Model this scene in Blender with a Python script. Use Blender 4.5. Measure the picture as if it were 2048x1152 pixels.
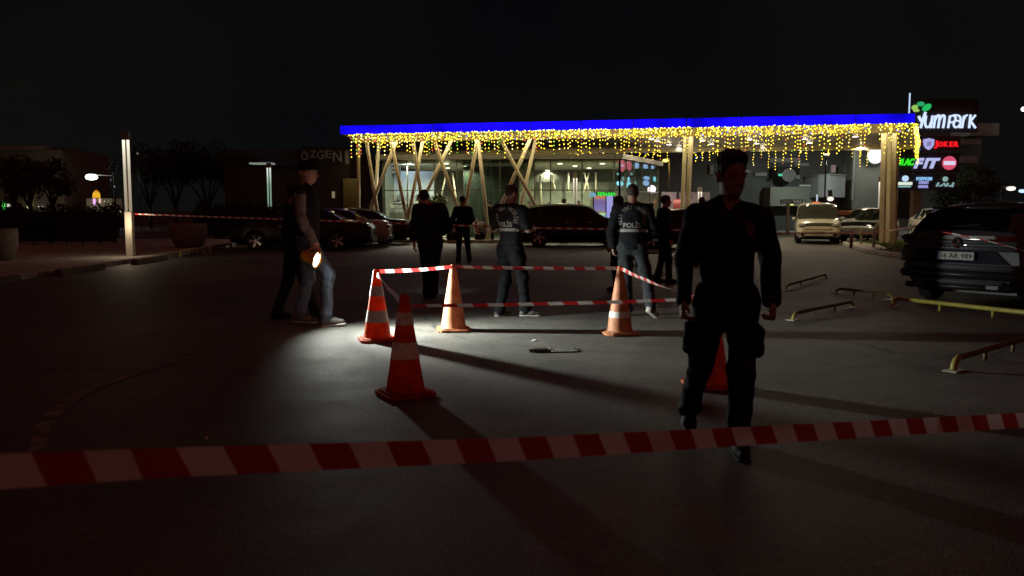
import bpy, bmesh, math, random
import numpy as np
from mathutils import Vector, Matrix, Quaternion
from mathutils.bvhtree import BVHTree

R = math.radians
PI = math.pi
for o in list(bpy.data.objects):
    bpy.data.objects.remove(o)
scene = bpy.context.scene
C = scene.collection
rng = random.Random(7)

# ------------------------------------------------------------------ camera
CAM_H = 1.45
FPX = 1700.0                       # focal length in pixels of a 2048 px wide frame
TILT = math.atan(159.0 / FPX)
cam_d = bpy.data.cameras.new('camera')
cam_d.sensor_width = 36.0
cam_d.lens = FPX / 2048.0 * 36.0
cam_d.clip_start = 0.05
cam_d.clip_end = 1500.0
cam_d.dof.use_dof = True
cam_d.dof.focus_distance = 16.0
cam_d.dof.aperture_fstop = 3.0
cam = bpy.data.objects.new('camera', cam_d)
C.objects.link(cam)
cam.location = (0, 0, CAM_H)
cam.rotation_euler = (PI / 2 - TILT, 0, 0)
scene.camera = cam

# ------------------------------------------------------------------ night sky
world = bpy.data.worlds.new('World')
scene.world = world
world.use_nodes = True
wn = world.node_tree
wn.nodes.clear()
w_out = wn.nodes.new('ShaderNodeOutputWorld')
w_add = wn.nodes.new('ShaderNodeAddShader')
w_sky = wn.nodes.new('ShaderNodeTexSky')
w_sky.sky_type = 'NISHITA'
w_sky.sun_disc = False
w_sky.sun_elevation = R(-6)
w_sky.sun_rotation = R(180)
w_b1 = wn.nodes.new('ShaderNodeBackground')
w_b1.inputs['Strength'].default_value = 0.004
w_b2 = wn.nodes.new('ShaderNodeBackground')
w_tc = wn.nodes.new('ShaderNodeTexCoord')
w_sep = wn.nodes.new('ShaderNodeSeparateXYZ')
w_ramp = wn.nodes.new('ShaderNodeValToRGB')
w_ramp.color_ramp.elements[0].position = 0.0
w_ramp.color_ramp.elements[0].color = (0.0042, 0.0045, 0.0040, 1)
w_ramp.color_ramp.elements[1].position = 0.45
w_ramp.color_ramp.elements[1].color = (0.0015, 0.0014, 0.0021, 1)
w_b2.inputs['Strength'].default_value = 1.0
wn.links.new(w_sky.outputs['Color'], w_b1.inputs['Color'])
wn.links.new(w_tc.outputs['Generated'], w_sep.inputs['Vector'])
wn.links.new(w_sep.outputs['Z'], w_ramp.inputs['Fac'])
w_nz = wn.nodes.new('ShaderNodeTexNoise')
w_nz.inputs['Scale'].default_value = 2.2
w_nz.inputs['Detail'].default_value = 4.0
w_r2 = wn.nodes.new('ShaderNodeValToRGB')
w_r2.color_ramp.elements[0].position = 0.3
w_r2.color_ramp.elements[0].color = (0.55, 0.60, 0.80, 1)
w_r2.color_ramp.elements[1].position = 0.7
w_r2.color_ramp.elements[1].color = (1.45, 1.35, 1.15, 1)
w_mx = wn.nodes.new('ShaderNodeMixRGB')
w_mx.blend_type = 'MULTIPLY'
w_mx.inputs[0].default_value = 1.0
wn.links.new(w_tc.outputs['Generated'], w_nz.inputs['Vector'])
wn.links.new(w_nz.outputs['Fac'], w_r2.inputs['Fac'])
wn.links.new(w_ramp.outputs['Color'], w_mx.inputs[1])
wn.links.new(w_r2.outputs['Color'], w_mx.inputs[2])
wn.links.new(w_mx.outputs['Color'], w_b2.inputs['Color'])
wn.links.new(w_b1.outputs['Background'], w_add.inputs[0])
wn.links.new(w_b2.outputs['Background'], w_add.inputs[1])
wn.links.new(w_add.outputs['Shader'], w_out.inputs['Surface'])

# red fill sun from behind the camera, added to tint the dark areas
sun_d = bpy.data.lights.new('red_fill', 'SUN')
sun_d.energy = 0.19
sun_d.angle = R(150)
sun_d.color = (1.0, 0.20, 0.13)
sun = bpy.data.objects.new('red_fill', sun_d)
C.objects.link(sun)
sun.rotation_euler = (R(52), 0, R(16))

vs = scene.view_settings
vs.view_transform = 'Standard'
vs.look = 'None'
vs.exposure = 0.0
vs.gamma = 1.0
vs.use_curve_mapping = False
scene.cycles.use_denoising = True
scene.cycles.max_bounces = 6
scene.cycles.diffuse_bounces = 3
scene.cycles.glossy_bounces = 3
scene.cycles.transmission_bounces = 4
scene.cycles.transparent_max_bounces = 12
scene.cycles.sample_clamp_indirect = 3.0
scene.cycles.caustics_reflective = False
scene.cycles.caustics_refractive = False

# ------------------------------------------------------------------ camera geometry: where a sight line meets a plane
_ct, _st = math.cos(TILT), math.sin(TILT)
def ray(u, v):
    a = (u - 1024.0) / FPX
    b = (576.0 - v) / FPX
    return Vector((a, _ct + b * _st, -_st + b * _ct))
def at_y(u, v, y):
    d = ray(u, v)
    t = y / d.y
    return Vector((d.x * t, y, CAM_H + d.z * t))
def at_z(u, v, z=0.0):
    d = ray(u, v)
    t = (z - CAM_H) / d.z
    return Vector((d.x * t, d.y * t, z))

# ------------------------------------------------------------------ materials
MATS = {}
def mat(name, col, rough=0.6, metal=0.0, var=0.25, scale=8.0, bump=0.0, spec=0.5, emit=None, es=0.0, sampling=None, coat=0.0, trans=0.0, transl=0.0):
    if name in MATS:
        return MATS[name]
    m = bpy.data.materials.new(name)
    m.use_nodes = True
    nt = m.node_tree
    b = nt.nodes['Principled BSDF']
    b.inputs['Roughness'].default_value = rough
    b.inputs['Metallic'].default_value = metal
    b.inputs['Specular IOR Level'].default_value = spec
    if coat:
        b.inputs['Coat Weight'].default_value = coat
        b.inputs['Coat Roughness'].default_value = 0.06
    if trans:
        b.inputs['Transmission Weight'].default_value = trans
    tc = nt.nodes.new('ShaderNodeTexCoord')
    nz = nt.nodes.new('ShaderNodeTexNoise')
    nz.inputs['Scale'].default_value = scale
    nz.inputs['Detail'].default_value = 5.0
    nt.links.new(tc.outputs['Object'], nz.inputs['Vector'])
    rp = nt.nodes.new('ShaderNodeValToRGB')
    rp.color_ramp.elements[0].position = 0.3
    rp.color_ramp.elements[1].position = 0.7
    lo = [max(0.0, c * (1 - var)) for c in col]
    hi = [min(1.0, c * (1 + var)) for c in col]
    rp.color_ramp.elements[0].color = (*lo, 1)
    rp.color_ramp.elements[1].color = (*hi, 1)
    nt.links.new(nz.outputs['Fac'], rp.inputs['Fac'])
    nt.links.new(rp.outputs['Color'], b.inputs['Base Color'])
    if bump:
        bp = nt.nodes.new('ShaderNodeBump')
        bp.inputs['Strength'].default_value = bump
        bp.inputs['Distance'].default_value = 0.01
        nt.links.new(nz.outputs['Fac'], bp.inputs['Height'])
        nt.links.new(bp.outputs['Normal'], b.inputs['Normal'])
    if emit:
        b.inputs['Emission Color'].default_value = (*emit, 1)
        b.inputs['Emission Strength'].default_value = es
    if transl:
        tr = nt.nodes.new('ShaderNodeBsdfTranslucent'); nt.links.new(rp.outputs['Color'], tr.inputs['Color'])
        sm = nt.nodes.new('ShaderNodeMixShader'); sm.inputs[0].default_value = transl
        nt.links.new(b.outputs['BSDF'], sm.inputs[1]); nt.links.new(tr.outputs['BSDF'], sm.inputs[2])
        nt.links.new(sm.outputs['Shader'], nt.nodes['Material Output'].inputs['Surface'])
    if sampling:
        m.cycles.emission_sampling = sampling
    MATS[name] = m
    return m

def emit_mat(name, col, s, sampling=None, var=0.0):
    if name in MATS:
        return MATS[name]
    m = bpy.data.materials.new(name)
    m.use_nodes = True
    nt = m.node_tree
    nt.nodes.clear()
    o = nt.nodes.new('ShaderNodeOutputMaterial')
    e = nt.nodes.new('ShaderNodeEmission')
    e.inputs['Strength'].default_value = s
    if var:
        tc = nt.nodes.new('ShaderNodeTexCoord')
        nz = nt.nodes.new('ShaderNodeTexNoise')
        nz.inputs['Scale'].default_value = 0.9
        rp = nt.nodes.new('ShaderNodeValToRGB')
        rp.color_ramp.elements[0].position = 0.3
        rp.color_ramp.elements[1].position = 0.75
        rp.color_ramp.elements[0].color = (*[c * (1 - var) for c in col], 1)
        rp.color_ramp.elements[1].color = (*[c * (1 + var) for c in col], 1)
        nt.links.new(tc.outputs['Object'], nz.inputs['Vector'])
        nt.links.new(nz.outputs['Fac'], rp.inputs['Fac'])
        nt.links.new(rp.outputs['Color'], e.inputs['Color'])
    else:
        e.inputs['Color'].default_value = (*col, 1)
    nt.links.new(e.outputs['Emission'], o.inputs['Surface'])
    if sampling:
        m.cycles.emission_sampling = sampling
    MATS[name] = m
    return m

def glass_mat(name, tint=(0.8, 0.85, 0.8), refl=1.0, rough=0.02):
    if name in MATS:
        return MATS[name]
    m = bpy.data.materials.new(name)
    m.use_nodes = True
    nt = m.node_tree
    nt.nodes.clear()
    o = nt.nodes.new('ShaderNodeOutputMaterial')
    t = nt.nodes.new('ShaderNodeBsdfTransparent')
    t.inputs['Color'].default_value = (*tint, 1)
    g = nt.nodes.new('ShaderNodeBsdfGlossy')
    g.inputs['Roughness'].default_value = rough
    f = nt.nodes.new('ShaderNodeFresnel')
    f.inputs['IOR'].default_value = 1.5
    mm = nt.nodes.new('ShaderNodeMath')
    mm.operation = 'MULTIPLY'
    mm.inputs[1].default_value = refl
    x = nt.nodes.new('ShaderNodeMixShader')
    nt.links.new(f.outputs['Fac'], mm.inputs[0])
    nt.links.new(mm.outputs['Value'], x.inputs['Fac'])
    nt.links.new(t.outputs['BSDF'], x.inputs[1])
    nt.links.new(g.outputs['BSDF'], x.inputs[2])
    nt.links.new(x.outputs['Shader'], o.inputs['Surface'])
    MATS[name] = m
    return m

def asphalt_mat():
    m = bpy.data.materials.new('asphalt')
    m.use_nodes = True
    nt = m.node_tree
    L = nt.links.new
    b = nt.nodes['Principled BSDF']
    tc = nt.nodes.new('ShaderNodeTexCoord')
    def noise(scale, detail=4, rough=0.6):
        n = nt.nodes.new('ShaderNodeTexNoise')
        n.inputs['Scale'].default_value = scale
        n.inputs['Detail'].default_value = detail
        n.inputs['Roughness'].default_value = rough
        L(tc.outputs['Object'], n.inputs['Vector'])
        return n
    big = noise(0.35, 5)
    mid = noise(2.2, 6, 0.65)
    fine = noise(150.0, 2)
    vor = nt.nodes.new('ShaderNodeTexVoronoi')
    vor.inputs['Scale'].default_value = 85.0
    L(tc.outputs['Object'], vor.inputs['Vector'])
    r1 = nt.nodes.new('ShaderNodeValToRGB')
    r1.color_ramp.elements[0].position = 0.35
    r1.color_ramp.elements[1].position = 0.68
    r1.color_ramp.elements[0].color = (0.075, 0.075, 0.071, 1)
    r1.color_ramp.elements[1].color = (0.158, 0.157, 0.148, 1)
    L(big.outputs['Fac'], r1.inputs['Fac'])
    r2 = nt.nodes.new('ShaderNodeValToRGB')
    r2.color_ramp.elements[0].position = 0.3
    r2.color_ramp.elements[1].position = 0.72
    r2.color_ramp.elements[0].color = (0.72, 0.72, 0.72, 1)
    r2.color_ramp.elements[1].color = (1.15, 1.15, 1.15, 1)
    L(mid.outputs['Fac'], r2.inputs['Fac'])
    mx = nt.nodes.new('ShaderNodeMixRGB'); mx.blend_type = 'MULTIPLY'; mx.inputs[0].default_value = 1
    L(r1.outputs['Color'], mx.inputs[1]); L(r2.outputs['Color'], mx.inputs[2])
    # single stones of the aggregate
    r3 = nt.nodes.new('ShaderNodeValToRGB')
    r3.color_ramp.elements[0].position = 0.0
    r3.color_ramp.elements[1].position = 1.0
    r3.color_ramp.elements[0].color = (0.55, 0.55, 0.55, 1)
    r3.color_ramp.elements[1].color = (1.5, 1.47, 1.4, 1)
    L(vor.outputs['Color'], r3.inputs['Fac'])
    mx2 = nt.nodes.new('ShaderNodeMixRGB'); mx2.blend_type = 'MULTIPLY'; mx2.inputs[0].default_value = 0.8
    L(mx.outputs['Color'], mx2.inputs[1]); L(r3.outputs['Color'], mx2.inputs[2])
    # hairline cracks, broken up by noise
    cn = noise(1.3, 6, .7)
    cv = nt.nodes.new('ShaderNodeTexVoronoi'); cv.feature = 'DISTANCE_TO_EDGE'; cv.inputs['Scale'].default_value = .42
    cm = nt.nodes.new('ShaderNodeMixRGB'); cm.inputs[0].default_value = .22
    L(tc.outputs['Object'], cm.inputs[1]); L(cn.outputs['Color'], cm.inputs[2]); L(cm.outputs['Color'], cv.inputs['Vector'])
    cr = nt.nodes.new('ShaderNodeValToRGB')
    cr.color_ramp.elements[0].position = 0.0; cr.color_ramp.elements[0].color = (.35, .35, .35, 1)
    cr.color_ramp.elements[1].position = .012; cr.color_ramp.elements[1].color = (1, 1, 1, 1)
    L(cv.outputs['Distance'], cr.inputs['Fac'])
    ck = nt.nodes.new('ShaderNodeMapRange'); ck.inputs['From Min'].default_value = .48; ck.inputs['From Max'].default_value = .60
    L(big.outputs['Fac'], ck.inputs['Value'])
    m3 = nt.nodes.new('ShaderNodeMixRGB'); m3.blend_type = 'MULTIPLY'
    L(ck.outputs['Result'], m3.inputs[0]); L(mx2.outputs['Color'], m3.inputs[1]); L(cr.outputs['Color'], m3.inputs[2])
    # oil drips and stains
    st = noise(1.1, 3, .5)
    sr = nt.nodes.new('ShaderNodeValToRGB')
    sr.color_ramp.elements[0].position = .26; sr.color_ramp.elements[0].color = (.45, .45, .46, 1)
    sr.color_ramp.elements[1].position = .40; sr.color_ramp.elements[1].color = (1, 1, 1, 1)
    L(st.outputs['Fac'], sr.inputs['Fac'])
    m4 = nt.nodes.new('ShaderNodeMixRGB'); m4.blend_type = 'MULTIPLY'; m4.inputs[0].default_value = .8
    L(m3.outputs['Color'], m4.inputs[1]); L(sr.outputs['Color'], m4.inputs[2])
    sp_n = noise(26.0, 3, .7)
    s5 = nt.nodes.new('ShaderNodeValToRGB')
    s5.color_ramp.elements[0].position = .32; s5.color_ramp.elements[0].color = (.70, .70, .70, 1)
    s5.color_ramp.elements[1].position = .68; s5.color_ramp.elements[1].color = (1.25, 1.25, 1.24, 1)
    L(sp_n.outputs['Fac'], s5.inputs['Fac'])
    m5 = nt.nodes.new('ShaderNodeMixRGB'); m5.blend_type = 'MULTIPLY'; m5.inputs[0].default_value = 1.0
    L(m4.outputs['Color'], m5.inputs[1]); L(s5.outputs['Color'], m5.inputs[2])
    L(m5.outputs['Color'], b.inputs['Base Color'])
    rr = nt.nodes.new('ShaderNodeMapRange')
    rr.inputs['To Min'].default_value = 0.5
    rr.inputs['To Max'].default_value = 0.8
    L(mid.outputs['Fac'], rr.inputs['Value'])
    L(rr.outputs['Result'], b.inputs['Roughness'])
    b.inputs['Specular IOR Level'].default_value = 0.35
    ad = nt.nodes.new('ShaderNodeMath'); ad.operation = 'ADD'
    L(fine.outputs['Fac'], ad.inputs[0]); L(vor.outputs['Distance'], ad.inputs[1])
    bp = nt.nodes.new('ShaderNodeBump')
    bp.inputs['Strength'].default_value = 0.55
    bp.inputs['Distance'].default_value = 0.006
    L(ad.outputs['Value'], bp.inputs['Height'])
    bp2 = nt.nodes.new('ShaderNodeBump')
    bp2.inputs['Strength'].default_value = 0.25
    bp2.inputs['Distance'].default_value = 0.02
    L(mid.outputs['Fac'], bp2.inputs['Height'])
    L(bp.outputs['Normal'], bp2.inputs['Normal'])
    L(bp2.outputs['Normal'], b.inputs['Normal'])
    return m

def stripe_mat(name, red, white, period, slant, rough=0.35, transl=0.25):
    """red and white diagonal bands of barrier tape, along its UV map (metres)"""
    m = bpy.data.materials.new(name)
    m.use_nodes = True
    nt = m.node_tree
    L = nt.links.new
    b = nt.nodes['Principled BSDF']
    uv = nt.nodes.new('ShaderNodeUVMap')
    sp = nt.nodes.new('ShaderNodeSeparateXYZ')
    L(uv.outputs['UV'], sp.inputs['Vector'])
    ms = nt.nodes.new('ShaderNodeMath'); ms.operation = 'MULTIPLY_ADD'
    ms.inputs[1].default_value = slant
    L(sp.outputs['Y'], ms.inputs[0]); L(sp.outputs['X'], ms.inputs[2])
    dv = nt.nodes.new('ShaderNodeMath'); dv.operation = 'DIVIDE'; dv.inputs[1].default_value = period
    L(ms.outputs['Value'], dv.inputs[0])
    fr = nt.nodes.new('ShaderNodeMath'); fr.operation = 'FRACT'
    L(dv.outputs['Value'], fr.inputs[0])
    gt = nt.nodes.new('ShaderNodeMath'); gt.operation = 'GREATER_THAN'; gt.inputs[1].default_value = 0.5
    L(fr.outputs['Value'], gt.inputs[0])
    mx = nt.nodes.new('ShaderNodeMixRGB')
    mx.inputs[1].default_value = (*red, 1); mx.inputs[2].default_value = (*white, 1)
    L(gt.outputs['Value'], mx.inputs[0])
    L(mx.outputs['Color'], b.inputs['Base Color'])
    b.inputs['Roughness'].default_value = rough
    tr = nt.nodes.new('ShaderNodeBsdfTranslucent')
    L(mx.outputs['Color'], tr.inputs['Color'])
    ss = nt.nodes.new('ShaderNodeMixShader'); ss.inputs[0].default_value = transl
    L(b.outputs['BSDF'], ss.inputs[1]); L(tr.outputs['BSDF'], ss.inputs[2])
    L(ss.outputs['Shader'], nt.nodes['Material Output'].inputs['Surface'])
    MATS[name] = m
    return m

# ------------------------------------------------------------------ mesh helpers
class MB:
    """collects shapes; build() links them as ONE mesh object"""
    def __init__(s):
        s.v = []; s.f = []; s.m = []
    def add(s, vs_, fs_, mi=0):
        n = len(s.v)
        s.v += [tuple(p) for p in vs_]
        s.f += [tuple(i + n for i in f) for f in fs_]
        s.m += [mi] * len(fs_)
        return s
    def box(s, c, size, rot=None, mi=0):
        hx, hy, hz = size[0] / 2, size[1] / 2, size[2] / 2
        pts = [Vector((x, y, z)) for x in (-hx, hx) for y in (-hy, hy) for z in (-hz, hz)]
        if rot is not None:
            pts = [rot @ p for p in pts]
        c = Vector(c)
        s.add([p + c for p in pts], [(0, 1, 3, 2), (4, 6, 7, 5), (0, 4, 5, 1), (2, 3, 7, 6), (0, 2, 6, 4), (1, 5, 7, 3)], mi)
        return s
    def bbox(s, a, b, mi=0):
        c = [(a[i] + b[i]) / 2 for i in range(3)]
        return s.box(c, [abs(b[i] - a[i]) for i in range(3)], None, mi)
    def chamfer(s, c, size, ch=0.01, rot=None, mi=0):
        """box with chamfered edges"""
        hx, hy, hz = size[0] / 2, size[1] / 2, size[2] / 2
        ch = min(ch, hx * .9, hy * .9, hz * .9)
        bm = bmesh.new()
        bmesh.ops.create_cube(bm, size=1.0)
        for v in bm.verts:
            v.co = Vector((v.co.x * size[0], v.co.y * size[1], v.co.z * size[2]))
        bmesh.ops.bevel(bm, geom=list(bm.edges), offset=ch, segments=2, affect='EDGES')
        bm.verts.index_update()
        c = Vector(c)
        s.add([(rot @ v.co if rot is not None else v.co) + c for v in bm.verts], [[v.index for v in f.verts] for f in bm.faces], mi)
        bm.free()
        return s
    def tube(s, pts, r, n=8, caps=True, mi=0):
        pts = [Vector(p) for p in pts]
        rs = r if isinstance(r, (list, tuple)) else [r] * len(pts)
        rings = []
        prev = None
        for i, p in enumerate(pts):
            if i == 0: t = pts[1] - pts[0]
            elif i == len(pts) - 1: t = pts[-1] - pts[-2]
            else: t = (pts[i + 1] - p).normalized() + (p - pts[i - 1]).normalized()
            t.normalize()
            if prev is None:
                up = Vector((0, 0, 1)) if abs(t.z) < 0.9 else Vector((0, 1, 0))
                a = t.cross(up).normalized()
            else:
                a = (prev - t * prev.dot(t)).normalized()
            prev = a
            b = t.cross(a)
            rings.append([p + (a * math.cos(2 * PI * k / n) + b * math.sin(2 * PI * k / n)) * rs[i] for k in range(n)])
        vs_ = [q for rg in rings for q in rg]
        fs_ = []
        for i in range(len(rings) - 1):
            for k in range(n):
                k2 = (k + 1) % n
                fs_.append((i * n + k, i * n + k2, (i + 1) * n + k2, (i + 1) * n + k))
        if caps:
            fs_.append(tuple(range(n - 1, -1, -1)))
            fs_.append(tuple((len(rings) - 1) * n + k for k in range(n)))
        return s.add(vs_, fs_, mi)
    def lathe(s, prof, n=24, c=(0, 0, 0), mi=0, capb=True, capt=True, jit=None):
        vs_ = []; fs_ = []
        for (r, z) in prof:
            for k in range(n):
                a = 2 * PI * k / n
                vs_.append((c[0] + r * math.cos(a), c[1] + r * math.sin(a), c[2] + z))
        for i in range(len(prof) - 1):
            for k in range(n):
                k2 = (k + 1) % n
                fs_.append((i * n + k, i * n + k2, (i + 1) * n + k2, (i + 1) * n + k))
        if capb: fs_.append(tuple(range(n - 1, -1, -1)))
        if capt: fs_.append(tuple((len(prof) - 1) * n + k for k in range(n)))
        return s.add(vs_, fs_, mi)
    def prism(s, poly, z0, z1, mi=0):
        n = len(poly)
        vs_ = [(p[0], p[1], z0) for p in poly] + [(p[0], p[1], z1) for p in poly]
        fs_ = [tuple(range(n - 1, -1, -1)), tuple(range(n, 2 * n))]
        for i in range(n):
            j = (i + 1) % n
            fs_.append((i, j, n + j, n + i))
        return s.add(vs_, fs_, mi)
    def slab(s, poly3, thick, mi=0):
        """flat polygon (3-D points) given thickness along its normal"""
        p = [Vector(q) for q in poly3]
        nrm = (p[1] - p[0]).cross(p[2] - p[0]).normalized() * thick
        n = len(p)
        vs_ = p + [q + nrm for q in p]
        fs_ = [tuple(range(n - 1, -1, -1)), tuple(range(n, 2 * n))]
        for i in range(n):
            j = (i + 1) % n
            fs_.append((i, j, n + j, n + i))
        return s.add(vs_, fs_, mi)
    def mesh(s, name, smooth=False):
        me = bpy.data.meshes.new(name)
        me.from_pydata(s.v, [], s.f)
        if any(s.m):
            me.polygons.foreach_set('material_index', s.m)
        if smooth:
            me.polygons.foreach_set('use_smooth', [True] * len(me.polygons))
        me.update()
        return me
    def build(s, name, mats, parent=None, smooth=False, world=False):
        return ob(name, s.mesh(name, smooth), mats, parent, world)

def ob(name, me, mats, parent=None, world=False):
    if not isinstance(mats, (list, tuple)):
        mats = [mats]
    if len(me.materials) == 0:
        for m in mats:
            me.materials.append(m)
    o = bpy.data.objects.new(name, me)
    C.objects.link(o)
    if parent is not None:
        o.parent = parent
        if world:                       # mesh was written in world coordinates
            q = parent
            off = Vector((0, 0, 0))
            while q is not None:
                off += Vector(q.location)
                q = q.parent
            o.location = -off
    return o
def autosmooth(o, ang=40):
    me = o.data
    me.polygons.foreach_set('use_smooth', [True] * len(me.polygons))
    bm = bmesh.new(); bm.from_mesh(me)
    for e in bm.edges:
        if len(e.link_faces) == 2 and e.calc_face_angle(0) > R(ang):
            e.smooth = False
    bm.to_mesh(me); bm.free()
    return o
def tag(o, label, cat, group=None, kind=None):
    if label: o['label'] = label
    if cat: o['category'] = cat
    if group: o['group'] = group
    if kind: o['kind'] = kind
    return o
def thing(name, label, cat, loc=(0, 0, 0), rotz=0.0, group=None):
    o = bpy.data.objects.new(name, None)
    o.empty_display_size = 0.2
    C.objects.link(o)
    o.location = loc
    o.rotation_euler = (0, 0, rotz)
    return tag(o, label, cat, group)
def struct(o):
    o['kind'] = 'structure'
    return o
def copy_tree(o, parent=None):
    c = o.copy(); C.objects.link(c); c.parent = parent
    for ch in list(o.children):
        copy_tree(ch, c)
    return c
def lamp(name, kind, loc, energy, col=(1, 1, 1), size=0.05, parent=None, aim=None, cone=120, blend=0.5):
    d = bpy.data.lights.new(name, kind)
    d.energy = energy
    d.color = col
    d.shadow_soft_size = size
    if kind == 'SPOT':
        d.spot_size = R(cone); d.spot_blend = blend
    o = bpy.data.objects.new(name, d)
    C.objects.link(o)
    if parent is not None:
        o.parent = parent
        off = Vector((0, 0, 0)); q = parent
        while q is not None:
            off += Vector(q.location); q = q.parent
        loc = Vector(loc) - off
    o.location = loc
    if aim is not None:
        o.rotation_euler = Vector(aim).to_track_quat('-Z', 'Y').to_euler()
    return o

def text_mesh(body, size=1.0, depth=0.02, shear=0.0, bold=0.0, align='CENTER', space=1.0):
    cu = bpy.data.curves.new('lettering', 'FONT')
    cu.body = body
    cu.size = size
    cu.extrude = depth / 2
    cu.shear = shear
    cu.offset = bold
    cu.align_x = align
    cu.align_y = 'CENTER'
    cu.space_character = space
    cu.resolution_u = 3
    o = bpy.data.objects.new('lettering', cu)
    me = bpy.data.meshes.new_from_object(o)
    bpy.data.objects.remove(o)
    bpy.data.curves.remove(cu)
    me.materials.clear()
    return me
def fit_text(me, w, h=None):
    """scale a flat text mesh to a given width (and height), centred"""
    co = np.empty(len(me.vertices) * 3); me.vertices.foreach_get('co', co); co = co.reshape(-1, 3)
    lo, hi = co.min(0), co.max(0)
    c = (lo + hi) / 2
    co -= [c[0], c[1], 0]
    sx = w / (hi[0] - lo[0])
    sy = sx if h is None else h / (hi[1] - lo[1])
    co *= [sx, sy, 1]
    me.vertices.foreach_set('co', co.ravel())
    me.update()
    return me
def stand_text(me, pos, right=(1, 0, 0), up=(0, 0, 1)):
    """put a text mesh (drawn in its xy plane) upright at a place"""
    r_ = Vector(right).normalized(); u_ = Vector(up).normalized(); n_ = r_.cross(u_)
    M = Matrix((( r_.x, u_.x, n_.x, pos[0]), (r_.y, u_.y, n_.y, pos[1]), (r_.z, u_.z, n_.z, pos[2]), (0, 0, 0, 1)))
    me.transform(M)
    return me

# ------------------------------------------------------------------ smooth surfaces from distance fields (figures)
def nets(F, org, h):
    ins = F < 0
    s = np.zeros(tuple(n - 1 for n in F.shape), np.uint8)
    offs = [(i, j, k) for i in (0, 1) for j in (0, 1) for k in (0, 1)]
    nx, ny, nz = s.shape
    for (i, j, k) in offs:
        s += ins[i:i + nx, j:j + ny, k:k + nz]
    act = (s > 0) & (s < 8)
    idx = np.argwhere(act)
    vals = np.stack([F[idx[:, 0] + i, idx[:, 1] + j, idx[:, 2] + k] for (i, j, k) in offs], 1)
    acc = np.zeros((len(idx), 3)); cnt = np.zeros(len(idx))
    for a in range(8):
        for b in range(a + 1, 8):
            d = [abs(offs[a][q] - offs[b][q]) for q in range(3)]
            if sum(d) != 1: continue
            va, vb = vals[:, a], vals[:, b]
            cr = (va < 0) != (vb < 0)
            t = np.where(cr, va / np.where(cr, va - vb, 1), 0)
            pa, pb = np.array(offs[a], float), np.array(offs[b], float)
            acc += np.where(cr[:, None], pa + (pb - pa) * t[:, None], 0)
            cnt += cr
    co = (idx + acc / cnt[:, None]) * h + org
    vid = -np.ones(s.shape, np.int64)
    vid[act] = np.arange(len(idx))
    faces = []
    for ax in range(3):
        o1, o2 = [(1, 2), (2, 0), (0, 1)][ax]
        sl0 = [slice(None)] * 3; sl1 = [slice(None)] * 3
        sl0[ax] = slice(0, -1); sl1[ax] = slice(1, None)
        A, B = ins[tuple(sl0)], ins[tuple(sl1)]
        e = np.argwhere(A != B)
        ok = (e[:, o1] > 0) & (e[:, o2] > 0) & (e[:, o1] < s.shape[o1]) & (e[:, o2] < s.shape[o2])
        e = e[ok]
        def cid(d1, d2):
            q = e.copy(); q[:, o1] += d1; q[:, o2] += d2
            return vid[q[:, 0], q[:, 1], q[:, 2]]
        q = np.stack([cid(-1, -1), cid(0, -1), cid(0, 0), cid(-1, 0)], 1)
        fl = ~A[e[:, 0], e[:, 1], e[:, 2]]
        q[fl] = q[fl][:, ::-1]
        faces.append(q)
    return co, np.concatenate(faces)

def cap(a, b, ra, rb, k=0.03, flat=None):
    return ('cap', np.array(a, float), np.array(b, float), ra, rb, k, flat)
def ell(c, r, k=0.03, M=None, sub=False):
    return ('sub' if sub else 'ell', np.array(c, float), np.array(r, float), None, None, k, M)
def prim_d(p, X):
    typ = p[0]
    if typ == 'cap':
        _, a, b, ra, rb, k, flat = p
        ab = b - a
        q = X - a
        if flat is not None:
            ax, sc = flat
            ax = np.array(ax, float); ax /= np.linalg.norm(ax)
            # squash along ax about the bone
            t0 = np.clip((q @ ab) / max(ab @ ab, 1e-9), 0, 1)
            rel = q - t0[..., None] * ab
            q = q + ((rel @ ax) * (1 / sc - 1))[..., None] * ax
        t = np.clip((q @ ab) / max(ab @ ab, 1e-9), 0, 1)
        d = np.linalg.norm(q - t[..., None] * ab, axis=-1) - (ra + (rb - ra) * t)
        return d
    _, c, r, _, _, k, M = p
    q = X - c
    if M is not None:
        q = q @ M                       # into the prim's frame
    k0 = np.linalg.norm(q / r, axis=-1)
    k1 = np.linalg.norm(q / (r * r), axis=-1)
    return k0 * (k0 - 1.0) / np.maximum(k1, 1e-6)
def prim_box(p, m):
    if p[0] == 'cap':
        rr = max(p[3], p[4])
        return np.minimum(p[1], p[2]) - rr - m, np.maximum(p[1], p[2]) + rr + m
    rr = p[2].max()
    return p[1] - rr - m, p[1] + rr + m
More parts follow.
